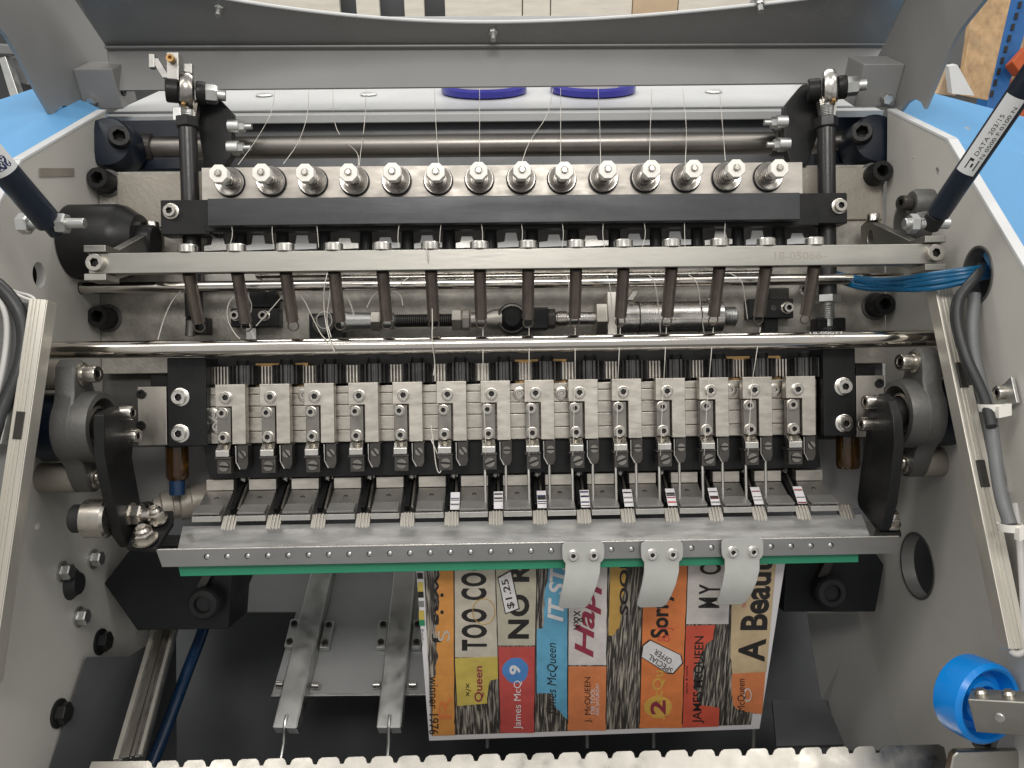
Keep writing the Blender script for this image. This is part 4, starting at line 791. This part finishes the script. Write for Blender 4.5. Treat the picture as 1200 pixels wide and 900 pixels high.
# price tags
tagp = patch('tag_print', [(583, 676), (599, 667), (609, 713), (592, 719)], 'print_black', .0008); tagp = patch('tag_print', [(584.2, 677), (598.3, 669), (607.6, 712), (592.8, 717.6)], 'print_white', .0009)
nb = MB(); text_on(nb, '$1.25', lambda u, v: PP(600-(17)*u*.45+4-9*v, 711-34*u-1.5*v*0+2*v, .0013), bold=.01); nb.build('lettering', 'print_black', sheet, smooth=False)
oc = [(754, 756), (762, 750), (797, 767), (799, 776), (788, 788), (781, 787), (752, 769)]
patch('tag_print', [(775.5+(x-775.5)*1.06, 769+(y-769)*1.08) for x, y in oc], 'print_black', .0008); patch('tag_print', oc, 'print_white', .0009)
for s, dx, dy in (('SPECIAL', 0, 0), ('OFFER', 7, -7)):
    nb = MB(); w_ = 1 if s == 'SPECIAL' else .72
    text_on(nb, s, lambda u, v: PP(787+dx*.55-1*(1-w_)*16-27*u*w_-3.5*(1-v)*-1*0+3.2*(v-.5)*-1, 783+dy*1.35-(1-w_)*6-18*u*w_+6*v, .0013)); nb.build('lettering', 'print_black', sheet, smooth=False)
# printer's colour bar and mark
for k, m in enumerate(('print_maroon', 'print_black', 'print_yellow', 'print_black', 'print_grey', 'print_yellow', 'print_green')):
    y = 660+11*k; patch('colour_bar', [(488.5+k*.45, y), (495+k*.45, y), (495.3+k*.45, y+(11 if k in (2, 5) else 7)), (488.8+k*.45, y+(11 if k in (2, 5) else 7))], m)
fall('PrintSpec', 492, 496.5, 737, 757, 'print_black')
# the sheet's upper leaf seen through the slots of the saddle, with printed bars
for k in range(5, 14):
    x = gp0+gpst*(k+.5); hw2 = (gpst/2-hw)*.95; t = thing('sheet_slot', 'printed paper strip with dark bars showing between two hold-down plates', 'paper strip', 'paper strips in the saddle slots')
    y0, z0, y1, z1 = .7155, zl0+.0145, .7025, zl0+.0005
    mb = MB(); mb.prism([V((x-hw2*.25, y0, z0)), V((x+hw2, y0, z0)), V((x+hw2, y1, z1)), V((x-hw2*.25, y1, z1))], V((0, .0003, -.0003))); mb.build('paper', 'paper_white', t)
    for q in range(random.randint(3, 6)):
        f = random.uniform(.08, .95); th = random.uniform(.02, .05); mb = MB(); n_ = V((0, -.0002, .0002)); P_ = lambda a, b: V((a, y0+(y1-y0)*b, z0+(z1-z0)*b))+n_
        mb.prism([P_(x-hw2*.2, f-th), P_(x+hw2-.0004, f-th), P_(x+hw2-.0004, f+th), P_(x-hw2*.2, f+th)], n_*-.1); mb.build('printed_bar', random.choice(('print_black', 'print_maroon', 'print_grey', 'print_black', 'print_red') if k > 9 else ('print_black', 'print_grey', 'ink_navy')), t, smooth=False)
# ================================================================== lower cavity: boxes, rails, sheets
for x0, y0, x1, y1, kx, ky, lab in ((125, 640, 275, 738, 245, 703, 'black box bracket with a round knob under the left end of the saddle'), (922, 640, 1035, 718, 967, 690, 'black box bracket with a round knob under the right end of the saddle')):
    t = thing('box_bracket', lab, 'bracket'); Y = .80
    if x0 < 500: pts = [(155, 640), (275, 640), (268, 737), (161, 739), (122, 684)]
    else: pts = [(922, 640), (1020, 640), (1036, 662), (1026, 717), (918, 717)]
    mb = MB(); mb.prism([W(x, y, Y) for x, y in pts], EY*.06); mb.build('box', 'black_box', t, .001)
    p = W(kx, ky, Y); mb = MB(); mb.lathe(p, -EY, [(.016, 0), (.016, .014), (.014, .017), (.009, .018), (.008, .013)], 32); kn = mb.build('knob', 'rubber', t)
    mb = MB(); mb.obox(p+V((-.006, -.004, .014)), p+V((.002, -.004, .030)), EX*.005, EY*.004); mb.build('clip', 'gunmetal', t, .001)
ZL = lambda px, py, Y: W(px, py, Y)
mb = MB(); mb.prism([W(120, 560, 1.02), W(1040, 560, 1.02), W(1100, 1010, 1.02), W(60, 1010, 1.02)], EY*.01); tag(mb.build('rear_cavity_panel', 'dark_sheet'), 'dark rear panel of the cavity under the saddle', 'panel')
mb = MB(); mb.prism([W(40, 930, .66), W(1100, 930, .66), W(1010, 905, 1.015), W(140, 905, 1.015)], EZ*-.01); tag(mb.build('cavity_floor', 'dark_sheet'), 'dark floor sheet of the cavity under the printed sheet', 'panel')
mb = MB(); mb.prism([W(101, 769, .755), W(150, 769, .81), W(205, 735, .885), W(206, 905, .87), W(55, 905, .695)], V((.0, .004, -.004))); tag(mb.build('dark_guide_sheet', 'dark_sheet', None, .001), 'dark steel sheet leaning against the left wall beside the aluminium extrusion', 'sheet')
mb = MB(); mb.prism([W(945, 718, .93), W(1017, 718, .86), W(1045, 800, .80), W(1062, 880, .77), W(985, 880, .86), W(970, 822, .89), W(962, 820, .89)], V((.004, .004, 0))); tag(mb.build('grey_guide_sheet', 'panel_grey', None, .001), 'grey sheet panel leaning in the corner under the box bracket near the blue wheel', 'sheet')
mb = MB(); mb.prism([W(905, 820, .84), W(968, 820, .86), W(990, 872, .80), (W(910, 874, .78))], V((0, .003, -.005))); st = mb.build('dark_base_plate', 'dark_sheet', None, .001); tag(st, 'dark base plate with small screws beside the lower corner of the printed sheet', 'plate')
for px, py in ((914, 858), (958, 846)): mb = MB(); mb.lathe(W(px, py, .795), V((0, -.8, .6)), [(.0018, 0), (.0018, .003), (.001, .004)], 10); mb.build('screw', 'zinc', st)
# grey sheet under the rails
gs = thing('rail_sheet', 'grey sheet metal plate with a cut-out under the two channel rails', 'plate')
RP0 = W(400, 815, .86); RN = V((0, -1, .95)).normalized()
def RPt(px, py, lift=0): return WP(px, py, RP0, RN)+RN*lift
mb = MB(); mb.prism([RPt(x, y) for x, y in ((318, 815), (347, 717), (279, 717), (318, 620), (640, 620), (640, 812))], RN*-.003); mb.build('sheet', 'grey_sheet', gs, .0006)
mb = MB(); mb.obox(RPt(318, 815.5), RPt(640, 812.5), RN*.002, V((0, .001, .001))); mb.build('folded_edge', 'zinc', gs, .0004)
for (fx, fy, bx, by, hwp) in ((335, 857, 387, 650, 15), (455, 857, 479, 650, 14)):
    t = thing('channel_rail', 'zinc plated U-channel rail with a wire pin at its end, on the grey sheet', 'rail', 'channel rails under the saddle')
    t['label'] = 'zinc plated U-channel rail '+('beside the cut-out of the grey sheet' if fx < 400 else 'next to the edge of the printed sheet')
    a, c_ = RPt(fx+3, fy+3, .020), RPt(bx, by, .020); d = (c_-a).normalized(); sd = d.cross(RN).normalized(); hwm = .0122
    mb = MB(); mb.obox(a, c_, sd*hwm, RN*.001); mb.obox(a+sd*hwm-RN*.009, c_+sd*hwm-RN*.009, sd*.0009, RN*.0085); mb.obox(a-sd*hwm-RN*.009, c_-sd*hwm-RN*.009, sd*.0009, RN*.0085); mb.build('channel', 'zinc', t, .0006)
    for sg in (-1, 1):
        p = a+sd*sg*.0068-RN*.0075-d*.001; mb = MB(); mb.obox(p, p+d*.006, sd*.0052, RN*.0082); mb.build('end_block', 'label_white', t, .0005)
    mb = MB(); mb.tube([a+d*.012+RN*.0015, a+d*.006+RN*.002, a-d*.002-RN*.001, a-d*.012-RN*.010, a-d*.030-RN*.014], .0019, 8); mb.build('wire_pin', 'zinc', t)
    for fr, sg in ((.42, -1), (.42, 1)):
        p = a+d*((c_-a).length*fr)+sd*sg*.0205-RN*.014; mb = MB(); mb.obox(p, p+d*.034, sd*.0055, RN*.004); cb = mb.build('side_clip', 'zinc', t, .001)
        for e in (.006, .028): mb = MB(); mb.hexsock(p+d*e+RN*.004, RN, .0038, .002); mb.build('screw', 'gunmetal', cb)
    for sg in (-1, 1):
        p = a+d*.050+sd*sg*.016-RN*.012; mb = MB(); mb.cyl(p, p+sd*sg*.008, .0038, 12, .0005); mb.build('side_bolt', 'bright_steel', t)
for px in (571, 688, 766, 883):
    mb = MB(); mb.cyl(W(px, 850, .80), W(px, 876, .80), .0019, 10); tag(mb.build('wire_pin', 'zinc'), 'thin wire pin showing below the edge of the printed sheet', 'pin', 'wire pins under the printed sheet')
# aluminium extrusion and blue hose on the left
t = thing('aluminium_extrusion', 'grooved aluminium extrusion leaning beside the dark sheet and blue hose', 'extrusion')
a, c_ = W(152, 892, .72), W(195, 735, .86); d = (c_-a).normalized(); sd = d.cross(V((0, -.8, .6))).normalized(); nn = sd.cross(d).normalized(); nn = nn if nn.y < 0 else -nn
mb = MB(); mb.obox(a, c_, sd*.0125, nn*.004); mb.build('web', 'zinc', t, .0005)
for f_, w_, m in ((-.0105, .0024, 'led_profile'), (-.002, .0034, 'plate_steel'), (.0045, .0016, 'plate_steel'), (.0110, .0018, 'led_profile')):
    mb = MB(); mb.obox(a+sd*f_+nn*.005, c_+sd*f_+nn*.005, sd*w_, nn*.002); mb.build('rib', m, t, .0004)
mb = MB(); mb.tube([W(176, 900, .80), W(196, 850, .83), W(222, 780, .87), (W(240, 735, .90)), W(248, 690, .92)], .0065, 12, 2); tag(mb.build('air_hose', 'deep_blue_hose'), 'dark blue air hose rising behind the aluminium extrusion', 'hose')
mb = MB(); mb.tube([W(160, 742, .845), W(172, 736, .84), W(185, 733, .84)], .0008, 6, 2); tag(mb.build('loose_wire', 'zinc'), 'short curled wire at the top of the aluminium extrusion', 'wire')
# ================================================================== comb plate along the bottom
cp = thing('comb_plate', 'bright notched steel comb plate in front of the cavity', 'comb plate')
pts = []; ya = lambda x: 892-(x-107)*.0205
def CP(px, py): return WP(px, py, W(600, 880, .66), V((0, -.77, .64)).normalized())
pts.append((107, ya(107)))
x = 176
while x < 1040:
    pts += [(x-1.5, ya(x)+.5), (x+1.5, ya(x)+3), (x+3.2, ya(x)+8.5), (x+6.5, ya(x)+8.5), (x+9, ya(x)+3), (x+13, ya(x)+.5)]; x += 31.4
pts += [(1100, ya(1100)), (1107, ya(1107)+4), (1118, 930), (90, 940)]
mb = MB(); mb.prism([CP(x, y) for x, y in pts], V((0, .005, -.006))); mb.build('plate', 'comb_steel', cp, .0005)
t = thing('guide_beam', 'polished steel beam in the corner below the blue wheel', 'beam')
mb = MB(); mb.prism([W(x, y, .60) for x, y in ((1117, 887), (1122, 881), (1230, 879), (1230, 930), (1108, 930))], V((0, .008, .0))); mb.build('beam', 'bar_steel', t, .002)
# blue wheel on its bracket
wt = thing('roller_wheel', 'bright blue plastic roller wheel on a steel fork bracket', 'wheel')
wc = W(1143, 818, .60); wa = V((.26, -.95, -.02)).normalized(); 
mb = MB(); mb.lathe(wc-wa*.013, wa, [(.016, 0), (.029, .0005), (.0315, .003), (.0320, .013), (.0315, .024), (.0285, .0275), (.0265, .0262), (.0245, .018), (.0235, .014), (.0185, .0135), (.0165, .0205), (.0130, .022), (.0125, .012), (.004, .012)], 56); mb.build('wheel', 'wheel_blue', wt)
a = W(1141, 832, .573); c_ = W(1235, 838, .54); d = (c_-a).normalized(); upv = V((0, -.2, 1)); upv = (upv-d*upv.dot(d)).normalized(); tv = d.cross(upv).normalized()
mb = MB(); mb.obox(a, c_, upv*.0128, tv*.009); br = mb.build('fork_bracket', 'bar_steel', wt, .001)
tn = tv if tv.y < 0 else -tv
p = a+d*.018+tn*.009; mb = MB(); mb.lathe(p, tn, [(.0036, 0), (.0036, .0005), (.003, .0012)], 20); mb.build('rivet', 'zinc', br)
for q in (.008, .026): p = a+d*q+upv*.0128; mb = MB(); mb.lathe(p, upv, [(.0045, 0), (.0045, .002), (.003, .004)], 16); mb.build('screw', 'screw_steel', br)
p = WX(1152, 868, XR*.98); mb = MB(); mb.lathe(W(1152, 868, .62), V((-.3, -.5, -.8)), [(.008, -.02), (.008, .004), (.006, .006)], 20); mb.build('axle_end', 'gunmetal', wt)
mb = MB(); mb.prism([W(x, y, .605) for x, y in ((1178, 850), (1240, 840), (1240, 884), (1165, 884))], EY*.02); mb.build('mount_plate', 'hood_grey', wt, .001)
# ================================================================== LED profiles with cables on both walls
def led(label, top, bot, Yt, Yb, wt_, wb_, s):
    t = thing('led_profile', label, 'light profile'); a, c_ = W(*top, Yt), W(*bot, Yb); d = (c_-a).normalized(); sd = V((1, 0, 0)); sd = (sd-d*sd.dot(d)).normalized(); nn = d.cross(sd).normalized(); nn = nn if nn.y < 0 else -nn
    h = wt_/2*Yt/F
    mb = MB(); mb.obox(a, c_, sd*h, nn*.007); bd = mb.build('profile', 'led_profile', t, .0006)
    for f_, w_ in ((-.72, .18), (-.28, .10), (.12, .16), (.62, .3)):
        mb = MB(); mb.obox(a+sd*h*f_+nn*.0074, c_+sd*h*f_+nn*.0074, sd*h*w_, nn*.0006); mb.build('rib', 'led_profile', bd, .0002)
    mb = MB(); q = s*sd*(h+.016); mb.obox(a+q-nn*.0+nn*-.012, c_+q-nn*.012, sd*.016, nn*.002); mb.build('wing', 'hood_grey', t, .0006)
    for f_ in ((.27, .55) if s > 0 else (.34,)):
        p = a+(c_-a)*f_; mb = MB(); mb.obox(p-d*.011+nn*.0078-sd*h*.0, p+d*.011+nn*.0078, sd*h*.45, nn*.0012); mb.build('holder', 'gunmetal', t, .0004)
        mb = MB(); mb.obox(p-d*.014+s*sd*(h+.006), p+d*.016+s*sd*(h+.008), sd*.0032, nn*.008); mb.build('cable_clip', 'aluminium', t, .001)
    mb = MB(); mb.obox(a-d*.0015, a, sd*h, nn*.007); return t
led('pale light profile bar on the left wall with dark cables behind it', (51, 353), (-14, 800), .635, .60, 21, 25, -1)
led('pale light profile bar on the right wall under the blue cable bundle', (1100, 340), (1187, 760), .665, .58, 20, 24, 1)
def cable(label, pts, r, m, sm=2, name='cable'): mb = MB(); mb.tube([W(x, y, Y) for x, y, Y in pts], r, 12, sm); return tag(mb.build(name, m), label, 'cable')
cable('black cable with white print dropping from the wall opening beside the right profile', [(1150, 312, .648), (1146, 322, .632), (1134, 335, .630), (1122, 352, .632), (1121, 380, .63), (1132, 420, .62), (1146, 448, .61), (1156, 472, .60), (1162, 500, .59)], .0042, 'cable_black')
cable('slim black cable hugging the right light profile', [(1152, 320, .645), (1140, 330, .636), (1122, 345, .64), (1116, 370, .638), (1126, 410, .63), (1140, 450, .62)], .0032, 'cable_black')
cable('grey cable hanging along the right profile below the cable tie', [(1142, 345, .64), (1138, 400, .63), (1148, 450, .615), (1160, 480, .60), (1164, 520, .595), (1172, 580, .585), (1184, 615, .575)], .0050, 'cable_grey')
cable('pale cable bending round the foot of the right light profile', [(1190, 590, .60), (1196, 640, .59), (1200, 700, .58), (1202, 760, .575), (1192, 768, .575), (1184, 762, .578)], .0028, 'cable_white')
for i, (o1, o2) in enumerate(((0, 0), (8, -5), (15, 6), (-7, 4), (5, 11))):
    mb = MB(); mb.tube([W(x, y, Y) for x, y, Y in ((1160, 316+o1*.5, .650), (1140, 319+o1*.6, .632), (1090, 326+o1*.8+o2*.3, .650), (1045, 334+o1*.5-o2*.4, .70), (1010, 328+o1*.5+o2*.6, .755), (975, 320+o1*.3+o2*.3, .785))], .0023, 10, 2); tag(mb.build('air_tube', 'hose_blue'), 'blue air tube in the bundle leaving the right wall opening', 'air tube', 'blue air tubes from the right wall opening')
cable('thick black cable looped behind the left light profile', [(-8, 330, .63), (10, 345, .63), (26, 370, .63), (30, 400, .63), (24, 435, .625), (5, 475, .62), (-12, 520, .61)], .0058, 'cable_black')
cable('thin white cable curving behind the left light profile', [(-8, 345, .625), (6, 362, .625), (9, 390, .625), (4, 430, .62), (-6, 470, .615)], .0022, 'cable_white')
cable('grey cable behind the left light profile', [(0, 330, .64), (14, 350, .638), (20, 390, .638), (14, 440, .635), (-6, 490, .63)], .0032, 'cable_grey')
cable('pale wire pair bent over the top of the left profile', [(5, 335, .64), (20, 343, .637), (36, 346, .634), (43, 353, .632), (30, 350, .632), (14, 342, .632)], .0012, 'cable_white')
for px, py, Y, lab in ((1161, 478, .600, 'white cable tie round the cables beside the angle bracket'), (1184, 618, .573, 'white cable tie low on the right light profile')):
    p = W(px, py, Y); mb = MB(); ax = V((.25, .1, -1)).normalized()
    mb.rings([[p+ax*z+(EX*math.cos(q*.3142)+EY*math.sin(q*.3142))*r for q in range(20)] for z, r in ((-.003, .0075), (-.003, .0087), (.003, .0087), (.003, .0075), (-.003, .0075))], False); mb.obox(p+V((-.002, -.010, -.003)), p+V((.008, -.010, -.001)), EZ*.0045, EY*.003); tag(mb.build('cable_tie', 'knob_white', None), lab, 'cable tie')
t = thing('angle_bracket', 'small zinc angle bracket with a cap screw on the right wall', 'bracket')
a = WX(1187, 462, XR)-EX*.001; mb = MB(); mb.prism([WX(1166, 466, XR)-EX*.002, WX(1192, 441, XR)-EX*.002, WX(1199, 472, XR)-EX*.002, WX(1168, 486, XR)-EX*.002], EX*-.003); mb.build('plate', 'zinc', t, .0005)
p = WX(1183, 460, XR)-EX*.005; mb = MB(); mb.hexsock(p, -EX, .0055, .006); mb.build('screw', 'screw_steel', t)
mb = MB(); mb.hexsock(W(1158, 534, .645), V((-.7, -.7, 0)), .0068, .010); tag(mb.build('hex_screw', 'gunmetal'), 'dark cap screw on the wing of the right light profile', 'screw')
# ================================================================== gas struts
def strut(label, a, c_, r):
    t = thing('gas_strut', label, 'gas strut'); mb = MB(); mb.cyl(a, c_, r, 32, .0015); mb.build('cylinder', 'navy_paint', t); return t
a, c_ = W(1240, 42, .50), W(1098, 252, .60)
t = strut('navy gas strut with a white label reading a date code, foot at the right wall', a, c_, .0084); d = (a-c_).normalized()
view = (-(c_)).normalized(); sdv = d.cross(view).normalized(); fr = sdv.cross(d).normalized(); fr = fr if fr.dot(view) > 0 else -fr
def on_cyl(p0, s, ang, r): return p0+d*s+fr*(r*math.cos(ang))+sdv*(r*math.sin(ang))
def band(s0, s1, a0, a1, r, m, name, n=10):
    mb = MB(); vs = []
    for i in range(n+1):
        an = a0+(a1-a0)*i/n; vs += [on_cyl(c_, s0, an, r), on_cyl(c_, s1, an, r)]
    mb.add(vs, [(2*i, 2*i+1, 2*i+3, 2*i+2) for i in range(n)]); return mb.build(name, m, t)
lb = band(.040, .100, -.95, .75, .00855, 'label_white', 'label')
R_ = .00865; sgn = 1 if sdv.z*d.x-sdv.x*d.z < 0 else -1
nb = MB(); text_on(nb, 'DATA 203/15', lambda u, v: on_cyl(c_, .055+.032*u, sgn*(-.42-(-.26)*v) if False else (-.10-.34*(v-.5)*1)*1, R_)); nb.build('lettering', 'ink_black', t, smooth=False)
nb = MB(); text_on(nb, 'N 0500 F 0100 N', lambda u, v: on_cyl(c_, .054+.040*u, (.42-.30*(v-.5)), R_)); nb.build('lettering', 'ink_black', t, smooth=False)
def sq(s0, s1, a0, a1, r): return [on_cyl(c_, s, q, r) for s, q in ((s0, a0), (s1, a0), (s1, a1), (s0, a1))]
for s0, s1, a0, a1 in ((.044, .046, -.35, .45), (.044, .0525, .35, .45), (.044, .0525, -.35, -.25), (.0505, .0525, -.35, .0), (.046, .049, .0, .15)):
    mb = MB(); mb.prism(sq(s0, s1, a0, a1, R_), fr*.00003); mb.build('logo_mark', 'ink_black', t, smooth=False)
mb = MB(); p = c_; mb.cyl(p-d*.012, p, .0075, 20, .001); mb.build('end_fitting', 'black_oxide', t); mb = MB(); mb.cyl(p-d*.008-EX*.022, p-d*.008+EX*.014, .0045, 16, .0006); mb.hexnut(p-d*.008-EX*.018, EX, .0078, .007); mb.build('pivot_bolt', 'zinc', t)
a, c_ = W(-60, 125, .55), W(59, 262, .63)
t = strut('navy gas strut with a white printed band, foot at the left wall', a, c_, .0104); d = (a-c_).normalized(); view = (-(c_)).normalized(); sdv = d.cross(view).normalized(); fr = sdv.cross(d).normalized(); fr = fr if fr.dot(view) > 0 else -fr
band(.052, .13, -1.4, 1.4, .01055, 'label_white', 'label', 16)
nb = MB(); text_on(nb, 'Stab', lambda u, v: on_cyl(c_, .056+.010*v, .75-1.5*u, .01065), bold=.04, shear=.2); nb.build('lettering', 'ink_navy', t, smooth=False)
nb = MB(); text_on(nb, 'D 000 2', lambda u, v: on_cyl(c_, .071+.005*v, .7-1.1*u, .01065), bold=.02); nb.build('lettering', 'ink_navy', t, smooth=False)
mb = MB(); p = c_; mb.cyl(p-d*.010, p+d*.001, .007, 20, .001); mb.build('end_fitting', 'navy_paint', t); mb = MB(); mb.cyl(p-EX*.020, p+EX*.028, .0042, 16, .0006); mb.hexnut(p-EX*.024, EX, .0085, .008); mb.hexnut(p+EX*.006, EX, .0085, .008, .3); mb.build('pivot_bolt', 'zinc', t)
# ================================================================== threads
def thr(pts, label, group, r=.00033, sm=2):
    mb = MB(); mb.tube([W(*p) for p in pts], r, 6, sm); tag(mb.build('thread', 'thread_white'), label, 'thread', group)
g1 = 'threads from the tray to the tensioners'; l1 = 'white thread running from the tray down to a tension knob'
up_t = [[(322, 104), (320, 130), (300, 165), (279, 193)], [(362, 104), (361, 135), (350, 168), (332, 192)], [(390, 104), (391, 145), (402, 165), (420, 178), (420, 194)], [(429, 104), (428, 140), (423, 175), (421, 194)],
        [(509, 104), (511, 150), (514, 194)], [(562, 104), (562, 194)], [(648, 104), (643, 135), (620, 165), (611, 192)], [(657, 104), (657, 194)], [(701, 104), (703, 150), (704, 194)], [(764, 104), (762, 150), (761, 194)], [(800, 104), (805, 150), (803, 192)], [(843, 104), (847, 150), (850, 188)]]
for p in up_t:
    n = len(p); thr([(x, y, .93+(.747-.93)*i/(n-1)) for i, (x, y) in enumerate(p)], l1, g1)
g2 = 'threads from the spring hooks to the sewing units'; l2 = 'white thread from a spring hook down to a sewing unit with a needle'
for k, (xa_, xb_) in enumerate(((566, 566), (620, 620), (674, 674), (727, 724), (781, 778), (836, 831), (891, 882))):
    thr([(xa_, 384, .70), ((xa_+xb_)/2, 415, .679), (xb_, 444, .692)], l2, g2, .00034, 1)
    xn = 568.5+(k)*51.3; thr([(xb_, 444, .692), ((xb_+xn)/2, 480, .694), (xn+1, 520, .69), (xn, 534, .699)], 'thin white thread lying over a sewing unit with a needle', 'threads over the sewing units', .00028, 1)
g3 = 'loose thread ends behind the springs'
loose = [[(185, 398, .70), (193, 370, .70), (203, 350, .70), (212, 341, .70)], [(283, 342, .72), (268, 352, .70), (265, 372, .70), (274, 390, .70), (281, 397, .70)], [(290, 345, .70), (296, 358, .70), (291, 375, .70), (296, 392, .70), (299, 398, .70)],
         [(335, 342, .70), (318, 362, .70), (300, 382, .70)], [(347, 341, .70), (357, 352, .70), (366, 372, .70), (376, 392, .70), (382, 398, .68)], [(384, 318, .72), (379, 340, .71), (380, 370, .70), (386, 398, .68), (392, 412, .68)], [(388, 325, .72), (386, 350, .70), (382, 375, .70), (388, 395, .68)],
         [(405, 344, .70), (411, 356, .70), (415, 370, .70)], [(430, 360, .70), (437, 345, .70), (446, 341, .70)], [(460, 341, .70), (470, 345, .70), (472, 358, .70)], [(480, 324, .74), (470, 332, .73), (462, 336, .72)],
         [(499, 286, .655), (501, 300, .655), (505, 330, .68), (507, 372, .68), (506, 400, .675), (510, 425, .69), (508, 440, .69)], [(505, 498, .70), (508, 520, .70), (511, 548, .70), (515, 556, .70), (518, 548, .70), (512, 530, .70), (505, 515, .70)],
         [(664, 323, .73), (667, 333, .72), (668, 380, .72)], [(711, 323, .73), (715, 333, .72), (718, 375, .72), (722, 390, .72)], [(760, 322, .73), (768, 330, .72), (773, 372, .72), (774, 390, .72)], [(807, 322, .73), (818, 330, .72), (822, 370, .72), (825, 390, .72)], [(855, 320, .73), (870, 328, .72), (873, 350, .72), (876, 374, .72)]]
for p in loose: thr(p, 'loose curling white thread end around the hanging springs', g3, .00046)
thr([(x, y, .77) for x, y in [(380+9*math.cos(.33*i), 375+10*math.sin(.33*i)) for i in range(26)]], 'white thread wound in a loop over the round bush', None, .0004, 1)
for px in (271, 319, 371, 468, 517, 564, 611, 659, 707, 755, 802, 850): thr([(px, 261, .748), (px+random.uniform(-2, 2), 275, .74), (px+random.uniform(-3, 3), 290, .735)], 'short thread length between the cover bar and the spring bar', 'threads under the cover bar', .0003, 1)
# ================================================================== things in the shop behind
def slab(pts, Y, t, m, name, parent=None, bevel=0): mb = MB(); mb.prism([W(x, y, Y) for x, y in pts], V((0, t*math.cos(PITCH), t*math.sin(PITCH)))); return mb.build(name, m, parent, bevel)
t = thing('wooden_crate', 'pale slatted wooden crate behind the curved cut-out of the hood', 'crate')
for x0, x1, m in ((412, 440, 'pale_wood'), (470, 494, 'pale_wood'), (519, 612, 'pale_wood'), (613, 646, 'pale_wood'), (647, 745, 'pale_wood'), (746, 800, 'cardboard'), (801, 960, 'pale_wood'), (220, 392, 'pale_wood')):
    slab([(x0, -60), (x1, -60), (x1-(x1-600)*.05, 60), (x0-(x0-600)*.05, 60)], 1.9+random.uniform(0, .01), .02, m, 'plank', t, .002)
slab([(200, -70), (980, -70), (960, 70), (220, 70)], 1.96, .02, 'shop_dark', 'back_board', t)
t = thing('chipboard_sheet', 'upright chipboard sheet standing in front of the blue rack post', 'board'); slab([(1146, -30), (1192, -30), (1158, 118), (1126, 112)], 1.75, .02, 'osb', 'board', t, .002)
t = thing('rack_post', 'blue perforated steel rack post behind the chipboard sheet', 'rack'); slab([(1188, -30), (1222, -30), (1168, 150), (1152, 150)], 1.85, .05, 'rack_blue', 'post', t, .002)
for k in range(9): p = W(1196-4.1*k, 2+13*k, 1.848); mb = MB(); mb.obox(p, p+V((-.004, 0, -.016)), EX*.004, EY*.001); mb.build('slot', 'ink_black', t)
t = thing('chipboard_box', 'small chipboard panel between rack post and gas strut', 'board'); slab([(1180, 44), (1240, 40), (1228, 98), (1166, 95)], 1.95, .03, 'osb', 'panel', t, .002)
t = thing('orange_beam', 'orange steel rack beam behind the gas strut with the date label', 'beam'); slab([(1166, 96), (1236, 98), (1230, 145), (1156, 130)], 1.9, .05, 'orange_paint', 'beam', t, .003)
t = thing('orange_cap', 'folded orange plastic piece hanging over the chipboard panel', 'cover'); mb = MB(); mb.prism([W(x, y, 1.8) for x, y in ((1186, 72), (1204, 52), (1230, 45), (1230, 75), (1196, 85))], EY*.03); mb.build('shell', 'orange_paint', t, .004)
slab([(1112, 78), (1122, 76), (1142, 112), (1116, 110)], 1.7, .02, 'label_white', 'leaning_panel'); o = bpy.data.objects['leaning_panel']; tag(o, 'white panel leaning beside the chipboard sheet', 'panel')
slab([(1100, 108), (1112, 76), (1120, 112), (1094, 110)], 1.75, .02, 'cardboard', 'cardboard_piece'); tag(bpy.data.objects['cardboard_piece'], 'brown cardboard piece behind the white leaning panel', 'cardboard')
slab([(1112, 40), (1150, 20), (1140, 76), (1112, 78)], 1.9, .02, 'shop_grey', 'grey_carton'); tag(bpy.data.objects['grey_carton'], 'grey carton beside the chipboard sheet above the white panel', 'carton')
t = thing('workshop_rack', 'dark steel rack with grey boxes seen beside the open hood and left blue panel', 'rack')
slab([(-60, 30), (60, 30), (60, 130), (-60, 130)], 2.2, .02, 'shop_dark', 'back_panel', t)
slab([(-2, 68), (6, 66), (26, 125), (16, 128)], 2.1, .03, 'zinc', 'post', t, .002); slab([(-40, 50), (30, 55), (32, 64), (-40, 62)], 2.1, .03, 'shop_grey', 'shelf', t, .002); slab([(8, 68), (24, 66), (34, 100), (18, 96)], 2.15, .03, 'shop_grey', 'box', t, .002)
# ================================================================== origins to each thing's base, then lean the machine frame into the world
tops = [o for o in bpy.data.objects if o.parent is None and o.type in ('MESH', 'EMPTY')]
done = {}
for o in tops:
    if o.type == 'MESH':
        me = o.data
        if me.name not in done:
            xs = [v.co for v in me.vertices]; c = V(((min(p.x for p in xs)+max(p.x for p in xs))/2, (min(p.y for p in xs)+max(p.y for p in xs))/2, min(p.z for p in xs)))
            me.transform(Matrix.Translation(-c)); done[me.name] = c
        o.location = V(o.location)+done[me.name]
    else:
        lo, hi = V((9, 9, 9)), V((-9, -9, -9))
        for k in o.children:
            if k.type == 'MESH':
                for cnr in k.bound_box:
                    for i in range(3): lo[i] = min(lo[i], cnr[i]); hi[i] = max(hi[i], cnr[i])
        c = V(((lo.x+hi.x)/2, (lo.y+hi.y)/2, lo.z)); o.location = V(o.location)+c
        for k in o.children: k.location = V(k.location)-c
for o in tops:
    o.matrix_world = MROOT @ Matrix.Translation(o.location)
